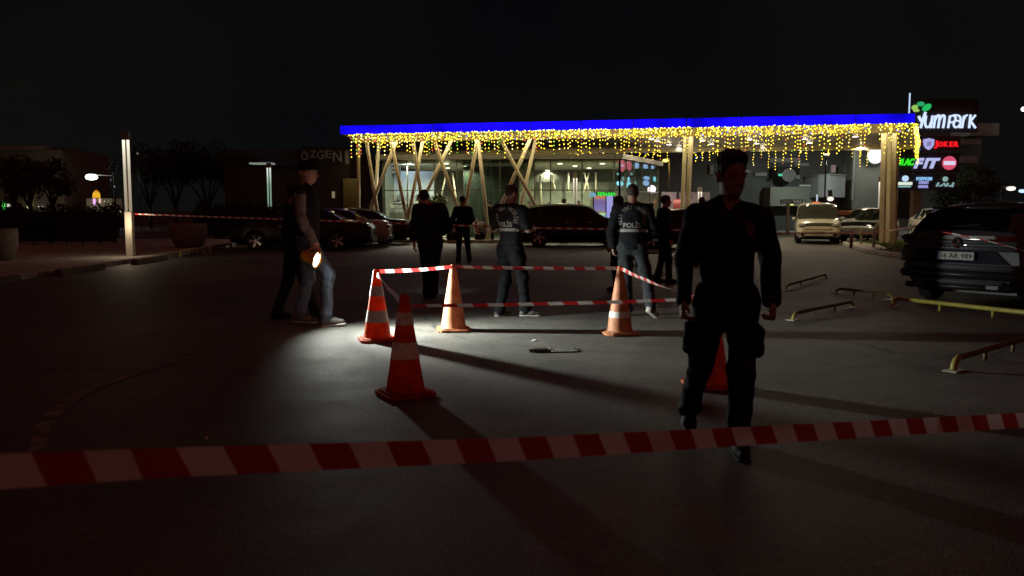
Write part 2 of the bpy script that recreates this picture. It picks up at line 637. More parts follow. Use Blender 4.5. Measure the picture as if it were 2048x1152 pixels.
def sdf_mesh(name, prims, h, cuts=(), wrinkle=0.0, seed=0, wfreq=30.0, wfun=None):
    lo = np.min([prim_box(p, 0.03 + h * 2)[0] for p in prims], 0)
    hi = np.max([prim_box(p, 0.03 + h * 2)[1] for p in prims], 0)
    n = np.ceil((hi - lo) / h).astype(int) + 1
    F = np.full(tuple(n), 0.2, np.float32)
    axs = [lo[i] + np.arange(n[i]) * h for i in range(3)]
    for p in prims:
        a, b = prim_box(p, p[5] + 3 * h)
        i0 = np.clip(np.floor((a - lo) / h).astype(int), 0, n - 1)
        i1 = np.clip(np.ceil((b - lo) / h).astype(int) + 1, 1, n)
        sl = tuple(slice(i0[q], i1[q]) for q in range(3))
        X = np.stack(np.meshgrid(axs[0][sl[0]], axs[1][sl[1]], axs[2][sl[2]], indexing='ij'), -1)
        d = prim_d(p, X).astype(np.float32)
        f = F[sl]
        k = p[5]
        if p[0] == 'sub':
            d = -d
            hh = np.clip(0.5 - 0.5 * (d - f) / k, 0, 1)
            F[sl] = d * (1 - hh) + f * hh + k * hh * (1 - hh)
            F[sl] = np.maximum(F[sl], f)
        else:
            hh = np.clip(0.5 + 0.5 * (d - f) / k, 0, 1)
            F[sl] = d * (1 - hh) + f * hh - k * hh * (1 - hh)
    if wrinkle or cuts or wfun:
        X = np.stack(np.meshgrid(*axs, indexing='ij'), -1).astype(np.float32)
        if wrinkle:
            r2 = np.random.RandomState(seed)
            for q in range(5):
                dv = r2.normal(size=3) * [1, 1, 1.6]
                dv = dv / np.linalg.norm(dv) * wfreq * (0.7 + 0.5 * q)
                ph = r2.rand() * 6.28
                dv2 = r2.normal(size=3) * 9
                F += wrinkle / (1 + 0.4 * q) * np.sin(X @ dv.astype(np.float32) + ph + 1.2 * np.sin(X @ dv2.astype(np.float32))).astype(np.float32)
        for (p0, nn) in cuts:
            nn = np.array(nn, float); nn /= np.linalg.norm(nn)
            F = np.maximum(F, ((X - np.array(p0)) @ nn).astype(np.float32))
    co, fa = nets(F, lo, h)
    me = bpy.data.meshes.new(name)
    me.from_pydata(co.tolist(), [], fa.tolist())
    me.polygons.foreach_set('use_smooth', [True] * len(me.polygons))
    me.update()
    return me
# ================================================================== THE SETTING
M_ASPH = asphalt_mat()
M_CONC = mat('concrete_paving', (0.30, 0.28, 0.25), 0.85, var=0.3, scale=3.0, bump=0.3)
M_KERB = mat('kerb_concrete', (0.38, 0.36, 0.33), 0.8, var=0.3, scale=5.0, bump=0.3)
M_KERBW = mat('painted_kerb', (0.62, 0.60, 0.55), 0.7, var=0.25, scale=6.0, bump=0.2)
M_CREAM = mat('cream_paint', (0.72, 0.66, 0.50), 0.5, var=0.10, scale=3.0)
M_STEEL = mat('dark_steel', (0.06, 0.06, 0.055), 0.45, metal=0.6)
M_GREYM = mat('grey_metal', (0.32, 0.31, 0.29), 0.5, metal=0.2, var=0.15)
M_BLACK = mat('black_plastic', (0.012, 0.012, 0.012), 0.5)
M_WHITEP = mat('white_paint', (0.72, 0.72, 0.70), 0.5, var=0.08)
M_GLASS = glass_mat('pavilion_glass', (0.90, 0.94, 0.88), 0.4)

gm = MB(); gm.add([(-300, -40, 0), (300, -40, 0), (300, 420, 0), (-300, 420, 0)], [(0, 1, 2, 3)])
struct(gm.build('ground', M_ASPH))

# left footpath with its kerb
KL = [(-9.6, 9.0), (-10.0, 14.0), (-10.15, 20.0), (-10.3, 26.0), (-10.7, 33.0), (-11.4, 36.6), (-13.5, 37.4)]
fp = MB()
fp.prism([(p[0] - 0.15, p[1]) for p in KL] + [(-60, 37.4), (-60, 9.0)], 0.004, 0.115)
struct(fp.build('footpath', M_CONC))
kb_root = thing('kerb', 'pale concrete kerb edging the footpath below the tall twin-tube lamp', 'kerb', (-10.1, 20, 0))
for (a, b) in zip(KL[:-1], KL[1:]):
    a = Vector((*a, 0)); b = Vector((*b, 0))
    n = max(1, round((b - a).length / 1.0))
    for i in range(n):
        p0 = a.lerp(b, i / n); p1 = a.lerp(b, (i + 1) / n)
        dv = (p1 - p0); ln = dv.length; dv.normalize()
        rot = Matrix(((dv.x, -dv.y, 0), (dv.y, dv.x, 0), (0, 0, 1)))
        mb = MB().chamfer((p0 + p1) / 2 + Vector((0, 0, 0.062)), (ln - 0.015, 0.15, 0.125 + rng.uniform(-.006, .006)), 0.015, rot)
        mb.build('kerb_stone', M_KERB, kb_root, world=True)

# pavement in front of the pavilion
pv = MB()
pv.prism([(-11.2, 36.75), (8.6, 35.3), (11.5, 50.0), (-13.0, 50.0)], 0.004, 0.12)
struct(pv.build('pavement', M_CONC))
k2 = thing('kerb', 'long kerb of the pavement behind the parked cars under the blue canopy', 'kerb', (-1, 36, 0))
a = Vector((-11.2, 36.68, 0)); b = Vector((8.6, 35.23, 0))
dv = (b - a).normalized(); rot = Matrix(((dv.x, -dv.y, 0), (dv.y, dv.x, 0), (0, 0, 1)))
for i in range(20):
    c = a.lerp(b, (i + .5) / 20)
    MB().chamfer(c + Vector((0, 0, 0.066)), (0.975, 0.14, 0.132), 0.015, rot).build('kerb_stone', M_KERB, k2, world=True)

# grass island on the right with its curved pale kerb
IS = [at_z(1690, 491), at_z(1712, 498), at_z(1740, 507), at_z(1785, 514), at_z(1835, 520), at_z(1900, 524)]
IS = [Vector((p.x, p.y, 0)) for p in IS]
poly = [(p.x, p.y) for p in IS] + [(24, 23), (26, 34), (16.5, 36.4), (13.6, 35.2)]
isl = MB(); isl.prism(poly, 0.004, 0.10)
struct(isl.build('lawn_ground', mat('lawn_soil', (0.05, 0.07, 0.02), 0.95, var=0.4, scale=6, bump=0.4)))
k3 = thing('kerb', 'curved white painted kerb round the grass island beside the white van', 'kerb', IS[2])
ring = IS + []
for (p, q) in zip(ring[:-1], ring[1:]):
    n = max(1, round((q - p).length / 0.9))
    for i in range(n):
        p0 = p.lerp(q, i / n); p1 = p.lerp(q, (i + 1) / n)
        dv = p1 - p0; ln = dv.length; dv.normalize()
        rot = Matrix(((dv.x, -dv.y, 0), (dv.y, dv.x, 0), (0, 0, 1)))
        MB().chamfer((p0 + p1) / 2 + Vector((0, 0, 0.07)), (ln + 0.01, 0.2, 0.14), 0.02, rot).build('kerb_stone', M_KERBW, k3, world=True)
# concrete apron at the tip of the island
ap = MB(); ap.prism([(p.x + .12, p.y + .1) for p in (IS[0], IS[1], IS[2])] + [(12.6, 28.4), (13.6, 31.5), (14.0, 34.6)], 0.05, 0.108)
struct(ap.build('island_paving', mat('island_paving', (0.45, 0.44, 0.40), 0.8, var=0.25, scale=2.5, bump=0.2)))
def inside(pl, x, y):
    c = False
    for i in range(len(pl)):
        x1, y1 = pl[i]; x2, y2 = pl[i - 1]
        if (y1 > y) != (y2 > y) and x < (x2 - x1) * (y - y1) / (y2 - y1) + x1:
            c = not c
    return c
gr = MB()
ap_poly = [(IS[0].x, IS[0].y), (IS[2].x, IS[2].y), (12.6, 28.4), (13.6, 31.5), (14.0, 34.6)]
while len(gr.f) < 9000:
    x = rng.uniform(11.2, 18.5); y = rng.uniform(23.4, 34)
    if not inside(poly, x, y) or inside(ap_poly, x, y): continue
    h = rng.uniform(.05, .13); a = rng.uniform(0, PI); w = .012
    lx, ly = rng.uniform(-.04, .04), rng.uniform(-.04, .04)
    gr.add([(x - w * math.cos(a), y - w * math.sin(a), .09), (x + w * math.cos(a), y + w * math.sin(a), .09), (x + lx, y + ly, .09 + h)], [(0, 1, 2)])
g = gr.build('grass', mat('grass_blades', (0.14, 0.24, 0.04), 0.8, var=0.45, scale=4))
tag(g, 'short green grass on the island round the canopy columns', 'grass', kind='stuff')

# faded white curved marking on the dark asphalt at the left
def strip_mark(pts, w, name):
    mb = MB()
    P = [Vector((p.x, p.y, 0.004)) for p in pts]
    L_, R_ = [], []
    for i, p in enumerate(P):
        t = (P[min(i + 1, len(P) - 1)] - P[max(i - 1, 0)]).normalized()
        nn = Vector((-t.y, t.x, 0)) * w[i] / 2
        L_.append(p + nn); R_.append(p - nn)
    n = len(P)
    mb.add(L_ + R_, [(i, i + 1, n + i + 1, n + i) for i in range(n - 1)])
    return mb
mk = mat('worn_marking', (0.17, 0.17, 0.165), 0.8, var=0.7, scale=7.0)
pts = [at_z(75, 905), at_z(85, 860), at_z(105, 830), at_z(135, 805), at_z(180, 780), at_z(240, 758), at_z(310, 735), at_z(390, 712)]
struct(strip_mark(pts, [.10, .10, .11, .11, .10, .09, .08, .07], 'm').build('road_marking', mk))
pts = [at_z(1240, 1100), at_z(1500, 1050), at_z(1800, 1000)]

# ================================================================== CANOPY
A2 = Vector((-7.25, 36.2, 0)); B2 = Vector((14.70, 31.4, 0))
cd = (B2 - A2).normalized()
cin = Vector((-cd.y, cd.x, 0))                       # away from the camera
side_r = Vector((0.44, 0.90, 0)).normalized()
side_l = Vector((0.05, 1.0, 0)).normalized()
ZT, ZF, ZB = 4.90, 4.56, 4.22                       # roof top, foot of blue band, foot of cream beam
CL = (B2 - A2).length
def con(s, back=0.0, z=0.0):
    """point on the canopy plan: s metres along the front, back metres inwards"""
    return A2 + cd * s + cin * back + Vector((0, 0, z))
canopy = thing('entrance_canopy', 'long flat canopy with glowing blue fascia on slanted cream columns', 'canopy', con(CL / 2, 5))
DEP = 11.0
back_r = B2 + side_r * DEP * 1.05
back_l = A2 + side_l * DEP
roofp = [A2 + cin * .06, B2 + cin * .06 - cd * .06, back_r, back_l]
mb = MB(); mb.prism([(p.x, p.y) for p in roofp], ZF + 0.02, ZT - 0.03)
mb.build('roof_slab', mat('roof_paint', (0.35, 0.32, 0.27), 0.7), canopy, world=True)
M_BLUE = emit_mat('blue_light_box', (0.007, 0.002, 1.0), 1.25, var=0.55)
NP = 11
for i in range(NP):
    s0, s1 = CL * i / NP + .024, CL * (i + 1) / NP - .024
    p, q = con(s0), con(s1)
    mb = MB(); mb.prism([(p.x, p.y), (q.x, q.y), (q + cin * .055).to_2d(), (p + cin * .055).to_2d()], ZF + rng.uniform(-.004, .004), ZT + rng.uniform(-.005, .005))
    mb.build('fascia_panel', M_BLUE, canopy, world=True)
mb = MB()
for (p, q) in ((back_r, back_l),):
    t = (q - p).normalized(); nn = Vector((-t.y, t.x, 0))
    mb.prism([(p.x, p.y), (q.x, q.y), (q + nn * .06).to_2d(), (p + nn * .06).to_2d()], ZB + .1, ZT)
mb.build('rear_fascia', M_CREAM, canopy, world=True)
# cream beam behind the fairy lights
p, q = con(.35, .32), con(CL - .3, .32)
MB().prism([(p.x, p.y), (q.x, q.y), (q + cin * .16).to_2d(), (p + cin * .16).to_2d()], ZB + .02, ZF + .018).build('front_beam', M_CREAM, canopy, world=True)
# soffit boards between front and rear
NS = 16
M_SOF = mat('soffit_paint', (0.50, 0.45, 0.37), 0.55, var=0.08, scale=1.5)
for i in range(NS):
    f0, f1 = i / NS, (i + 1) / NS
    a0, a1 = A2.lerp(B2, f0) + cin * .5, A2.lerp(B2, f1) + cin * .5
    b0, b1 = back_l.lerp(back_r, f0) - cin * .1, back_l.lerp(back_r, f1) - cin * .1
    g0 = cd * .008
    MB().prism([(a0 + g0).to_2d(), (a1 - g0).to_2d(), (b1 - g0).to_2d(), (b0 + g0).to_2d()], ZF - .03, ZF + .012).build('soffit_board', M_SOF, canopy, world=True)

# slanted columns: top pixel, bottom pixel, metres behind the front edge
COLS = [((717, 283), (717, 415), .45), ((733, 283), (753, 412), .5), ((758, 283), (751, 390), 1.6), ((786, 300), (753, 385), .75),
        ((783, 284), (813, 435), .55), ((826, 283), (839, 370), .5), ((845, 285), (817, 435), .85), ((869, 283), (915, 415), .5),
        ((902, 283), (872, 345), .95), ((954, 284), (934, 395), .6), ((957, 286), (971, 412), .9), ((1004, 283), (1070, 409), .5),
        ((1057, 286), (1014, 385), .85), ((1070, 286), (1040, 420), 1.5)]
def col_depth(u, back):
    d = ray(u, 300)
    # sight line against the front edge line pushed back
    n = Vector((cin.x, cin.y))
    k = (A2.to_2d() + n * back).dot(n)
    t = k / Vector((d.x, d.y)).dot(n)
    return d.y * t
for (tp, bt, bk) in COLS:
    y = col_depth(tp[0], bk)
    a = at_y(tp[0], tp[1], y); b = at_y(bt[0], bt[1], y)
    dv = (b - a)
    top = a + dv * ((ZF - .02 - a.z) / dv.z)
    bot = a + dv * ((.118 - a.z) / dv.z)
    MB().tube([bot, top], .075, 10).build('column', M_CREAM, canopy, True, True)
    MB().lathe([(.13, 0), (.13, .02), (.09, .03)], 14, (bot.x, bot.y, .118)).build('column_base', M_CREAM, canopy, world=True)
for (tu, bu, bk, w) in ((1371, 1364, 1.1, .13), (1382, 1375, .9, .15)):
    y = col_depth(tu, bk)
    a = at_y(tu, 275, y); b = at_y(bu, 425, y); dv = b - a
    top = a + dv * ((ZF - .02 - a.z) / dv.z); bot = a + dv * ((.02 - a.z) / dv.z)
    MB().tube([bot, top], w * .62, 4).build('column', M_CREAM, canopy, world=True)
for (tu, bu, w, bk) in ((1769, 1764, .20, 1.0), (1780, 1776, .18, 1.4), (1790, 1787, .20, 1.1)):
    y = col_depth(tu, bk)
    a = at_y(tu, 275, y); b = at_y(bu, 485, y); dv = b - a
    top = a + dv * ((ZF - .02 - a.z) / dv.z); bot = a + dv * ((.05 - a.z) / dv.z)
    mid = bot.lerp(top, .5)
    MB().tube([bot, top], w * .62, 4).build('column', M_CREAM, canopy, world=True)

# downlights in the soffit
M_DL = emit_mat('downlight', (1.0, 0.93, 0.80), 9.0, 'NONE')
M_RIM = mat('lamp_rim', (0.6, 0.58, 0.52), 0.4)
DL = [(1303, 278), (1315, 282), (1338, 289), (1358, 296), (1405, 281), (1423, 288), (1499, 279), (1513, 287), (1526, 294), (1610, 278), (1619, 286), (1711, 273), (1722, 292)]
for (u, v) in DL:
    p = at_z(u, v, ZF - .03)
    MB().lathe([(.13, -.012), (.15, -.012), (.15, .0)], 16, p, capb=False, capt=False).build('downlight_rim', M_RIM, canopy, world=True)
    MB().lathe([(.128, -.009), (.128, -.002)], 16, p).build('downlight', M_DL, canopy, world=True)
for (u, v) in DL:
    p = at_z(u, v, ZF - .06)
    lamp('downlight_lamp', 'SPOT', p, 120, (1.0, 0.84, 0.58), .12, canopy, (0, -.25, -1), 172, .35)

# ------------------------------------------------------------------ fairy light curtains
M_FY = emit_mat('bulb_yellow', (1.0, 0.70, 0.04), 4.6)
M_FW = emit_mat('bulb_warm', (1.0, 0.80, 0.28), 4.4)
M_FG = emit_mat('bulb_green', (0.35, 0.95, 0.08), 2.2)
M_FR = emit_mat('bulb_red', (1.0, 0.16, 0.05), 2.2)
M_FB = emit_mat('bulb_blue', (0.08, 0.25, 1.0), 2.2)
FM = [M_FY, M_FW, M_FG, M_FR, M_FB, mat('light_wire', (0.05, 0.06, 0.03), .6)]
def strand_mesh(r, mixed, top=True):
    mb = MB()
    L = r.choice((.4, .5, .6, .75, .9, 1.05))
    mb.tube([(0, 0, 0), (r.uniform(-.01, .01), 0, -L)], .004, 3, False, 5)
    def bulb(x, y, z):
        q = r.random()
        if mixed: mi = 0 if q < .62 else 1 if q < .74 else 2 if q < .86 else 3 if q < .97 else 4
        else: mi = 0 if q < .82 else 1 if q < .94 else 2 if q < .96 else 3 if q < .985 else 4
        s = r.uniform(.020, .027)
        mb.add([(x + s, y, z), (x - s, y, z), (x, y + s, z), (x, y - s, z), (x, y, z + s * 1.2), (x, y, z - s * 1.2)],
               [(0, 2, 4), (2, 1, 4), (1, 3, 4), (3, 0, 4), (2, 0, 5), (1, 2, 5), (3, 1, 5), (0, 3, 5)], mi)
    z = -.03
    while z > -L:
        bulb(r.uniform(-.02, .02), r.uniform(-.02, .02), z)
        z -= r.uniform(.13, .18)
    if top:
        for k in range(4):
            bulb(r.uniform(-.09, .09), r.uniform(-.03, .03), -r.uniform(.0, .34))
    return mb.mesh('light_strand')
rs = random.Random(3)
V_MIX = [strand_mesh(rs, True) for _ in range(16)]
V_YEL = [strand_mesh(rs, False) for _ in range(16)]
V_BACK = [strand_mesh(rs, False, False) for _ in range(10)]
def curtain(name, label, pts, variants, skip=0.08):
    t = thing(name, label, 'string lights', (pts[0].x, pts[0].y, ZF), 0, 'fairy light curtains on the canopy')
    for p, f in pts_iter(pts):
        if rs.random() < skip: continue
        vv = variants(f)
        me = rs.choice(vv)
        if len(me.materials) == 0:
            for m in FM: me.materials.append(m)
        o = bpy.data.objects.new('light_strand', me)
        C.objects.link(o); o.parent = t
        o.location = Vector((p.x, p.y, p.z + rs.uniform(-.03, .02))) - Vector(t.location)
        o.rotation_euler = (0, 0, rs.choice((0, PI)))
        o.scale = (1, 1, rs.uniform(.8, 1.1))
    return t
def pts_iter(pts):
    n = len(pts)
    for i, p in enumerate(pts):
        yield p, i / max(1, n - 1)
fp_ = [con(.55 + i * (CL - .7) / 205 + rs.uniform(-.03, .03), -.03, ZF) for i in range(206)]
curtain('fairy_light_curtain', 'curtain of yellow fairy lights hanging below the blue canopy front', fp_, lambda f: V_MIX if f < .42 and rs.random() < .9 else V_YEL, .03)
nb = 60
bp_ = [back_l.lerp(back_r, .18 + .8 * i / nb) + Vector((rs.uniform(-.04, .04), -.12, ZB + .12)) for i in range(nb)]
curtain('fairy_light_curtain', 'thinner curtain of fairy lights along the far edge of the canopy', bp_, lambda f: V_BACK if rs.random() < .8 else V_YEL, .1)
cl = lamp('fairy_light_fill', 'AREA', con(CL / 2, .56, ZF - .22), 160, (1.0, .82, .45), .1, bpy.data.objects['fairy_light_curtain'], cin * .75 + Vector((0, 0, -.66)))  # unseen area lamp added to brighten columns and soffit beyond the bulbs' own light
cl.data.shape = 'RECTANGLE'; cl.data.size = CL - .8; cl.data.size_y = .3
sp_ = [B2.lerp(back_r, i / 48) + Vector((.0, .0, ZF)) for i in range(1, 48)]
curtain('fairy_light_curtain', 'dense upright band of fairy lights at the right end of the canopy', sp_, lambda f: V_YEL, 0)

# ================================================================== GLASS PAVILION under the canopy
Pfl = Vector((-5.85, 38.5, 0)); Pfr = Vector((4.75, 37.8, 0)); Pbr = Vector((7.5, 44.0, 0)); Pbl = Vector((-5.0, 46.5, 0))
pav = thing('glass_pavilion', 'glazed entrance pavilion with lit interior under the blue canopy', 'building', ((Pfl + Pbr) / 2))
PH = 3.62
ZTR = 2.26
M_MULL = mat('mullion_metal', (0.07, 0.08, 0.06), .5, metal=.3)
mb = MB(); e = .25
mb.prism([(Pfl.x - e, Pfl.y - e), (Pfr.x + e * .4, Pfr.y - e), (Pbr.x + e, Pbr.y), (Pbl.x - e, Pbl.y)], PH + .003, PH + .22)
mb.build('roof', mat('pavilion_roof', (0.20, 0.19, 0.16), .7), pav, world=True)
mb = MB(); mb.prism([(Pfl.x + .12, Pfl.y + .12), (Pfr.x - .12, Pfr.y + .12), (Pbr.x - .15, Pbr.y - .1), (Pbl.x + .1, Pbl.y - .1)], PH - .16, PH - .02)
mb.build('ceiling', mat('pavilion_ceiling', (0.50, 0.50, 0.42), .7), pav, world=True)
mb = MB(); mb.prism([(Pfl.x + .1, Pfl.y + .1), (Pfr.x - .1, Pfr.y + .1), (Pbr.x - .15, Pbr.y - .1), (Pbl.x + .1, Pbl.y - .1)], .123, .14)
mb.build('floor', mat('pavilion_floor', (0.30, 0.29, 0.26), .3), pav, world=True)
M_BW = mat('pavilion_back_wall', (0.16, 0.17, 0.14), .8)
for (p, q) in ((Pbl, Pbr), (Pfl + Vector((0, .1, 0)), Pbl)):
    t = (q - p).normalized(); nn = Vector((t.y, -t.x, 0)) * .08
    MB().prism([p.to_2d(), q.to_2d(), (q + nn).to_2d(), (p + nn).to_2d()], .141, PH - .165).build('rear_wall', M_BW, pav, world=True)
def front_pt(u):
    d = ray(u, 380); dn = (Pfr - Pfl); nrm = Vector((-dn.y, dn.x, 0))
    t = Pfl.dot(nrm) / Vector((d.x, d.y, 0)).dot(nrm)
    return Vector((d.x * t, d.y * t, 0))
def right_pt(u):
    d = ray(u, 380); dn = (Pbr - Pfr); nrm = Vector((-dn.y, dn.x, 0))
    t = Pfr.dot(nrm) / Vector((d.x, d.y, 0)).dot(nrm)
    return Vector((d.x * t, d.y * t, 0))
FU = [769, 815, 869, 914, 926, 960, 1000, 1069, 1101, 1164, 1228]
FP = [front_pt(u) for u in FU] + [Pfr]
RP = [Pfr] + [right_pt(u) for u in (1252, 1268, 1284, 1300)] + [Pbr]
M_GDK = glass_mat('tinted_door_glass', (0.45, 0.52, 0.46), 0.8)
def glaze(P, dark=()):
    for i, p in enumerate(P):
        w = .05 if 0 < i < len(P) - 1 else .08
        MB().box((p.x, p.y, (PH + .12) / 2), (w, w, PH - .13)).build('mullion', M_MULL, pav, world=True)
    for i, (p, q) in enumerate(zip(P[:-1], P[1:])):
        t = (q - p).normalized(); n2 = Vector((-t.y, t.x, 0)) * .012
        a, b = p + t * .03, q - t * .03
        for (z0, z1) in ((.16, ZTR - .025), (ZTR + .025, PH - .03)):
            MB().prism([(a - n2).to_2d(), (b - n2).to_2d(), (b + n2).to_2d(), (a + n2).to_2d()], z0, z1).build('pane', M_GDK if i in dark else M_GLASS, pav, world=True)
        n3 = Vector((-t.y, t.x, 0)) * .022
        for (z0, z1) in ((.12, .158), (ZTR - .024, ZTR + .024), (PH - .029, PH)):
            MB().prism([(a - n3).to_2d(), (b - n3).to_2d(), (b + n3).to_2d(), (a + n3).to_2d()], z0, z1).build('transom', M_MULL, pav, world=True)
glaze(FP, (4, 5, 6))
glaze(RP)
# interior: pale display wall on the left, white pier, dark lobby, lit room on the right
M_DISP = mat('display_wall', (0.42, 0.46, 0.55), .6, var=.15, scale=2)
p = at_y(772, 400, 40.4); q = at_y(868, 400, 40.4)
MB().bbox((p.x, 40.4, .141), (q.x, 40.5, 3.2)).build('display_wall', M_DISP, pav, world=True)
for k in range(9):
    x = p.x + .25 + k * .2
    MB().chamfer((x, 40.25, 1.95 + rng.uniform(0, .04)), (.13, .16, rng.uniform(.22, .42)), .01).build('shelf_item', mat('shelf_item_%d' % (k % 4), ((.3, .3, .28), (.45, .42, .36), (.2, .22, .26), (.5, .5, .52))[k % 4], .5), pav, world=True)
MB().bbox((p.x + .1, 40.12, 1.70), (q.x - .25, 40.39, 1.74)).build('shelf', M_WHITEP, pav, world=True)
MB().bbox((p.x + .1, 39.6, .142), (q.x - .3, 40.1, 1.28)).build('counter', mat('counter_front', (.16, .16, .15), .5), pav, world=True)
me = stand_text(fit_text(text_mesh('Hamur Ola', depth=.02, bold=.02), 1.15, .22), at_y(801, 411, 39.58))
ob('lettering', me, emit_mat('counter_letters', (.75, .70, .52), .55, 'NONE'), pav, True)
MB().bbox(at_y(775, 325, 40.0), at_y(802, 350, 40.06)).build('wall_sign', mat('wall_sign_board', (.10, .10, .09), .5), pav, world=True)
for (vv, w) in ((336, .42), (344, .46)):
    for k in range(5):
        c = at_y(789, vv, 39.98)
        MB().box((c.x - w / 2 + (k + .5) * w / 5, 39.98, c.z), (w / 5 * rng.uniform(.6, .85), .02, rng.uniform(.08, .12))).build('sign_mark', emit_mat('wall_letters', (.75, .62, .45), .4, 'NONE'), pav, world=True)
lamp('display_fill', 'POINT', at_y(818, 340, 39.5), 34, (.72, .84, 1.0), .2, pav)  # cool fill without a fitting, added to brighten the display wall
a = at_y(1038, 400, 39.6); b = at_y(1068, 400, 39.6)
MB().bbox((a.x, 39.5, .141), (b.x, 39.9, PH - .165)).build('pier', mat('pier_plaster', (.66, .60, .46), .7, var=.06), pav, world=True)
a = at_y(926, 400, 41); b = at_y(1036, 400, 41)
MB().bbox((a.x, 41, .141), (b.x, 41.1, PH - .165)).build('partition', mat('lobby_panel', (.06, .075, .06), .6), pav, world=True)
a = at_y(1072, 400, 42.4); b = at_y(1270, 400, 42.4)
MB().bbox((a.x, 42.4, .141), (b.x, 42.5, 2.75)).build('partition', mat('room_panel', (.23, .25, .20), .35, var=.2, scale=1.2), pav, world=True)
# inner white X bracing and poles seen through the glass
for (u0, v0, u1, v1) in ((1080, 352, 1083, 410), (1104, 350, 1110, 382), (1178, 345, 1168, 385), (1168, 345, 1180, 385), (1137, 345, 1137, 383), (1192, 345, 1192, 385), (893, 345, 880, 400), (905, 345, 915, 420)):
    MB().tube([at_y(u0, v0, 41.6), at_y(u1, v1, 41.6)], .045, 8).build('brace', M_CREAM, pav, True, True)
M_DLI = emit_mat('room_downlight', (1.0, .92, .66), 5.0, 'NONE')
for (u, v) in ((819, 327), (892, 327), (895, 336), (929, 332), (1120, 327), (1150, 332), (1178, 336), (1205, 327), (1209, 341), (1136, 341), (1095, 344)):
    p = at_z(u, v, PH - .17)
    if p.y > 46: p = p * (45.0 / p.y); p.z = PH - .17
    MB().lathe([(.11, -.02), (.11, -.001)], 14, p).build('ceiling_lamp', M_DLI, pav, world=True)
    lamp('ceiling_lamp_light', 'SPOT', (p.x, p.y, PH - .22), 420, (1.0, .93, .72), .1, pav, (0, 0, -1), 160, .5)
# sign reflections in the side glazing, imitated by glowing shapes behind it
def lit_ellipse(parent, name, c, w, h, m, right=(1, 0, 0)):
    r_ = Vector(right).normalized(); n = 20
    fr = r_.cross(Vector((0, 0, 1))) * .03
    pts = [c + r_ * math.cos(2 * PI * k / n) * w / 2 + Vector((0, 0, math.sin(2 * PI * k / n) * h / 2)) for k in range(n)]
    mb = MB(); mb.add(pts + [p - fr for p in pts], [tuple(range(n)), tuple(range(2 * n - 1, n - 1, -1))] + [(k, n + k, n + (k + 1) % n, (k + 1) % n) for k in range(n)])
    return mb.build(name, m, parent, world=True)
rdir = (Pbr - Pfr).normalized()
E_CY = emit_mat('reflected_cyan', (.25, .68, .90), 1.7); E_BL = emit_mat('reflected_pale_blue', (.30, .46, .85), 1.5)
E_PK = emit_mat('reflected_pink', (.60, .12, .18), 1.4); E_LV = emit_mat('reflected_lavender', (.58, .52, .88), 1.5); E_TL = emit_mat('reflected_teal', (.22, .48, .45), 1.0)
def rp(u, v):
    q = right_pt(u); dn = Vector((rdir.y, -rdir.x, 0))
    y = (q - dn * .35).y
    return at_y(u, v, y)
for (u, v, w, h, m, nm) in ((1245, 331, .95, 24, E_PK, 'painted_reflection'), (1244, 331, .62, 5, E_LV, 'painted_reflection'), (1259, 330, .75, 20, E_PK, 'painted_reflection'), (1259, 327, .75, 6, E_LV, 'painted_reflection'),
                            (1274, 330, .72, 14, E_BL, 'painted_reflection'), (1292, 333, .80, 9, E_BL, 'painted_reflection'), (1306, 334, .5, 8, E_BL, 'painted_reflection'),
                            (1241, 367, 1.0, 10, E_CY, 'painted_reflection'), (1258, 371, .95, 14, E_CY, 'painted_reflection'), (1258, 359, .30, 10, E_CY, 'painted_reflection'), (1271, 366, .35, 8, E_TL, 'painted_reflection'), (1247, 357, .3, 8, E_TL, 'painted_reflection'),
                            (1294, 356, 1.2, 7, E_BL, 'painted_reflection'), (1293, 366, 1.1, 11, E_BL, 'painted_reflection'), (1310, 358, .4, 10, E_CY, 'painted_reflection'), (1237, 348, .35, 4, E_TL, 'painted_reflection'), (1264, 348, .3, 5, E_TL, 'painted_reflection')):
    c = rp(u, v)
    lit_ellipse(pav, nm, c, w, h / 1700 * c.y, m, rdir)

# advertising screens standing in front of the pavilion corner
tot = thing('advertising_totem', 'bright purple and lavender advertising screens at the pavilion corner', 'display', at_y(1208, 470, 36.6))
tot.location.z = .12
def px_box(u0, v0, u1, v1, y, th, name, m, parent):
    a = at_y(u0, v1, y); b = at_y(u1, v0, y)
    return MB().bbox((a.x, y, a.z), (b.x, y + th, b.z)).build(name, m, parent, world=True)
def grad_emit(name, cols, s, axis='Z', lo=0, hi=1):
    m = bpy.data.materials.new(name); m.use_nodes = True; nt = m.node_tree; nt.nodes.clear()
    o = nt.nodes.new('ShaderNodeOutputMaterial'); e = nt.nodes.new('ShaderNodeEmission'); e.inputs['Strength'].default_value = s
    tc = nt.nodes.new('ShaderNodeTexCoord'); sp = nt.nodes.new('ShaderNodeSeparateXYZ'); rp_ = nt.nodes.new('ShaderNodeValToRGB')
    nt.links.new(tc.outputs['Generated'], sp.inputs['Vector']); nt.links.new(sp.outputs[axis], rp_.inputs['Fac'])
    while len(rp_.color_ramp.elements) < len(cols): rp_.color_ramp.elements.new(.5)
    for i, c in enumerate(cols):
        rp_.color_ramp.elements[i].position = c[0]; rp_.color_ramp.elements[i].color = (*c[1], 1)
    nt.links.new(rp_.outputs['Color'], e.inputs['Color']); nt.links.new(e.outputs['Emission'], o.inputs['Surface'])
    return m
a = at_y(1186, 441, 36.62); b = at_y(1228, 384, 36.62)
MB().bbox((a.x, 36.62, .121), (b.x, 36.8, b.z + .02)).build('housing', M_BLACK, tot, world=True)
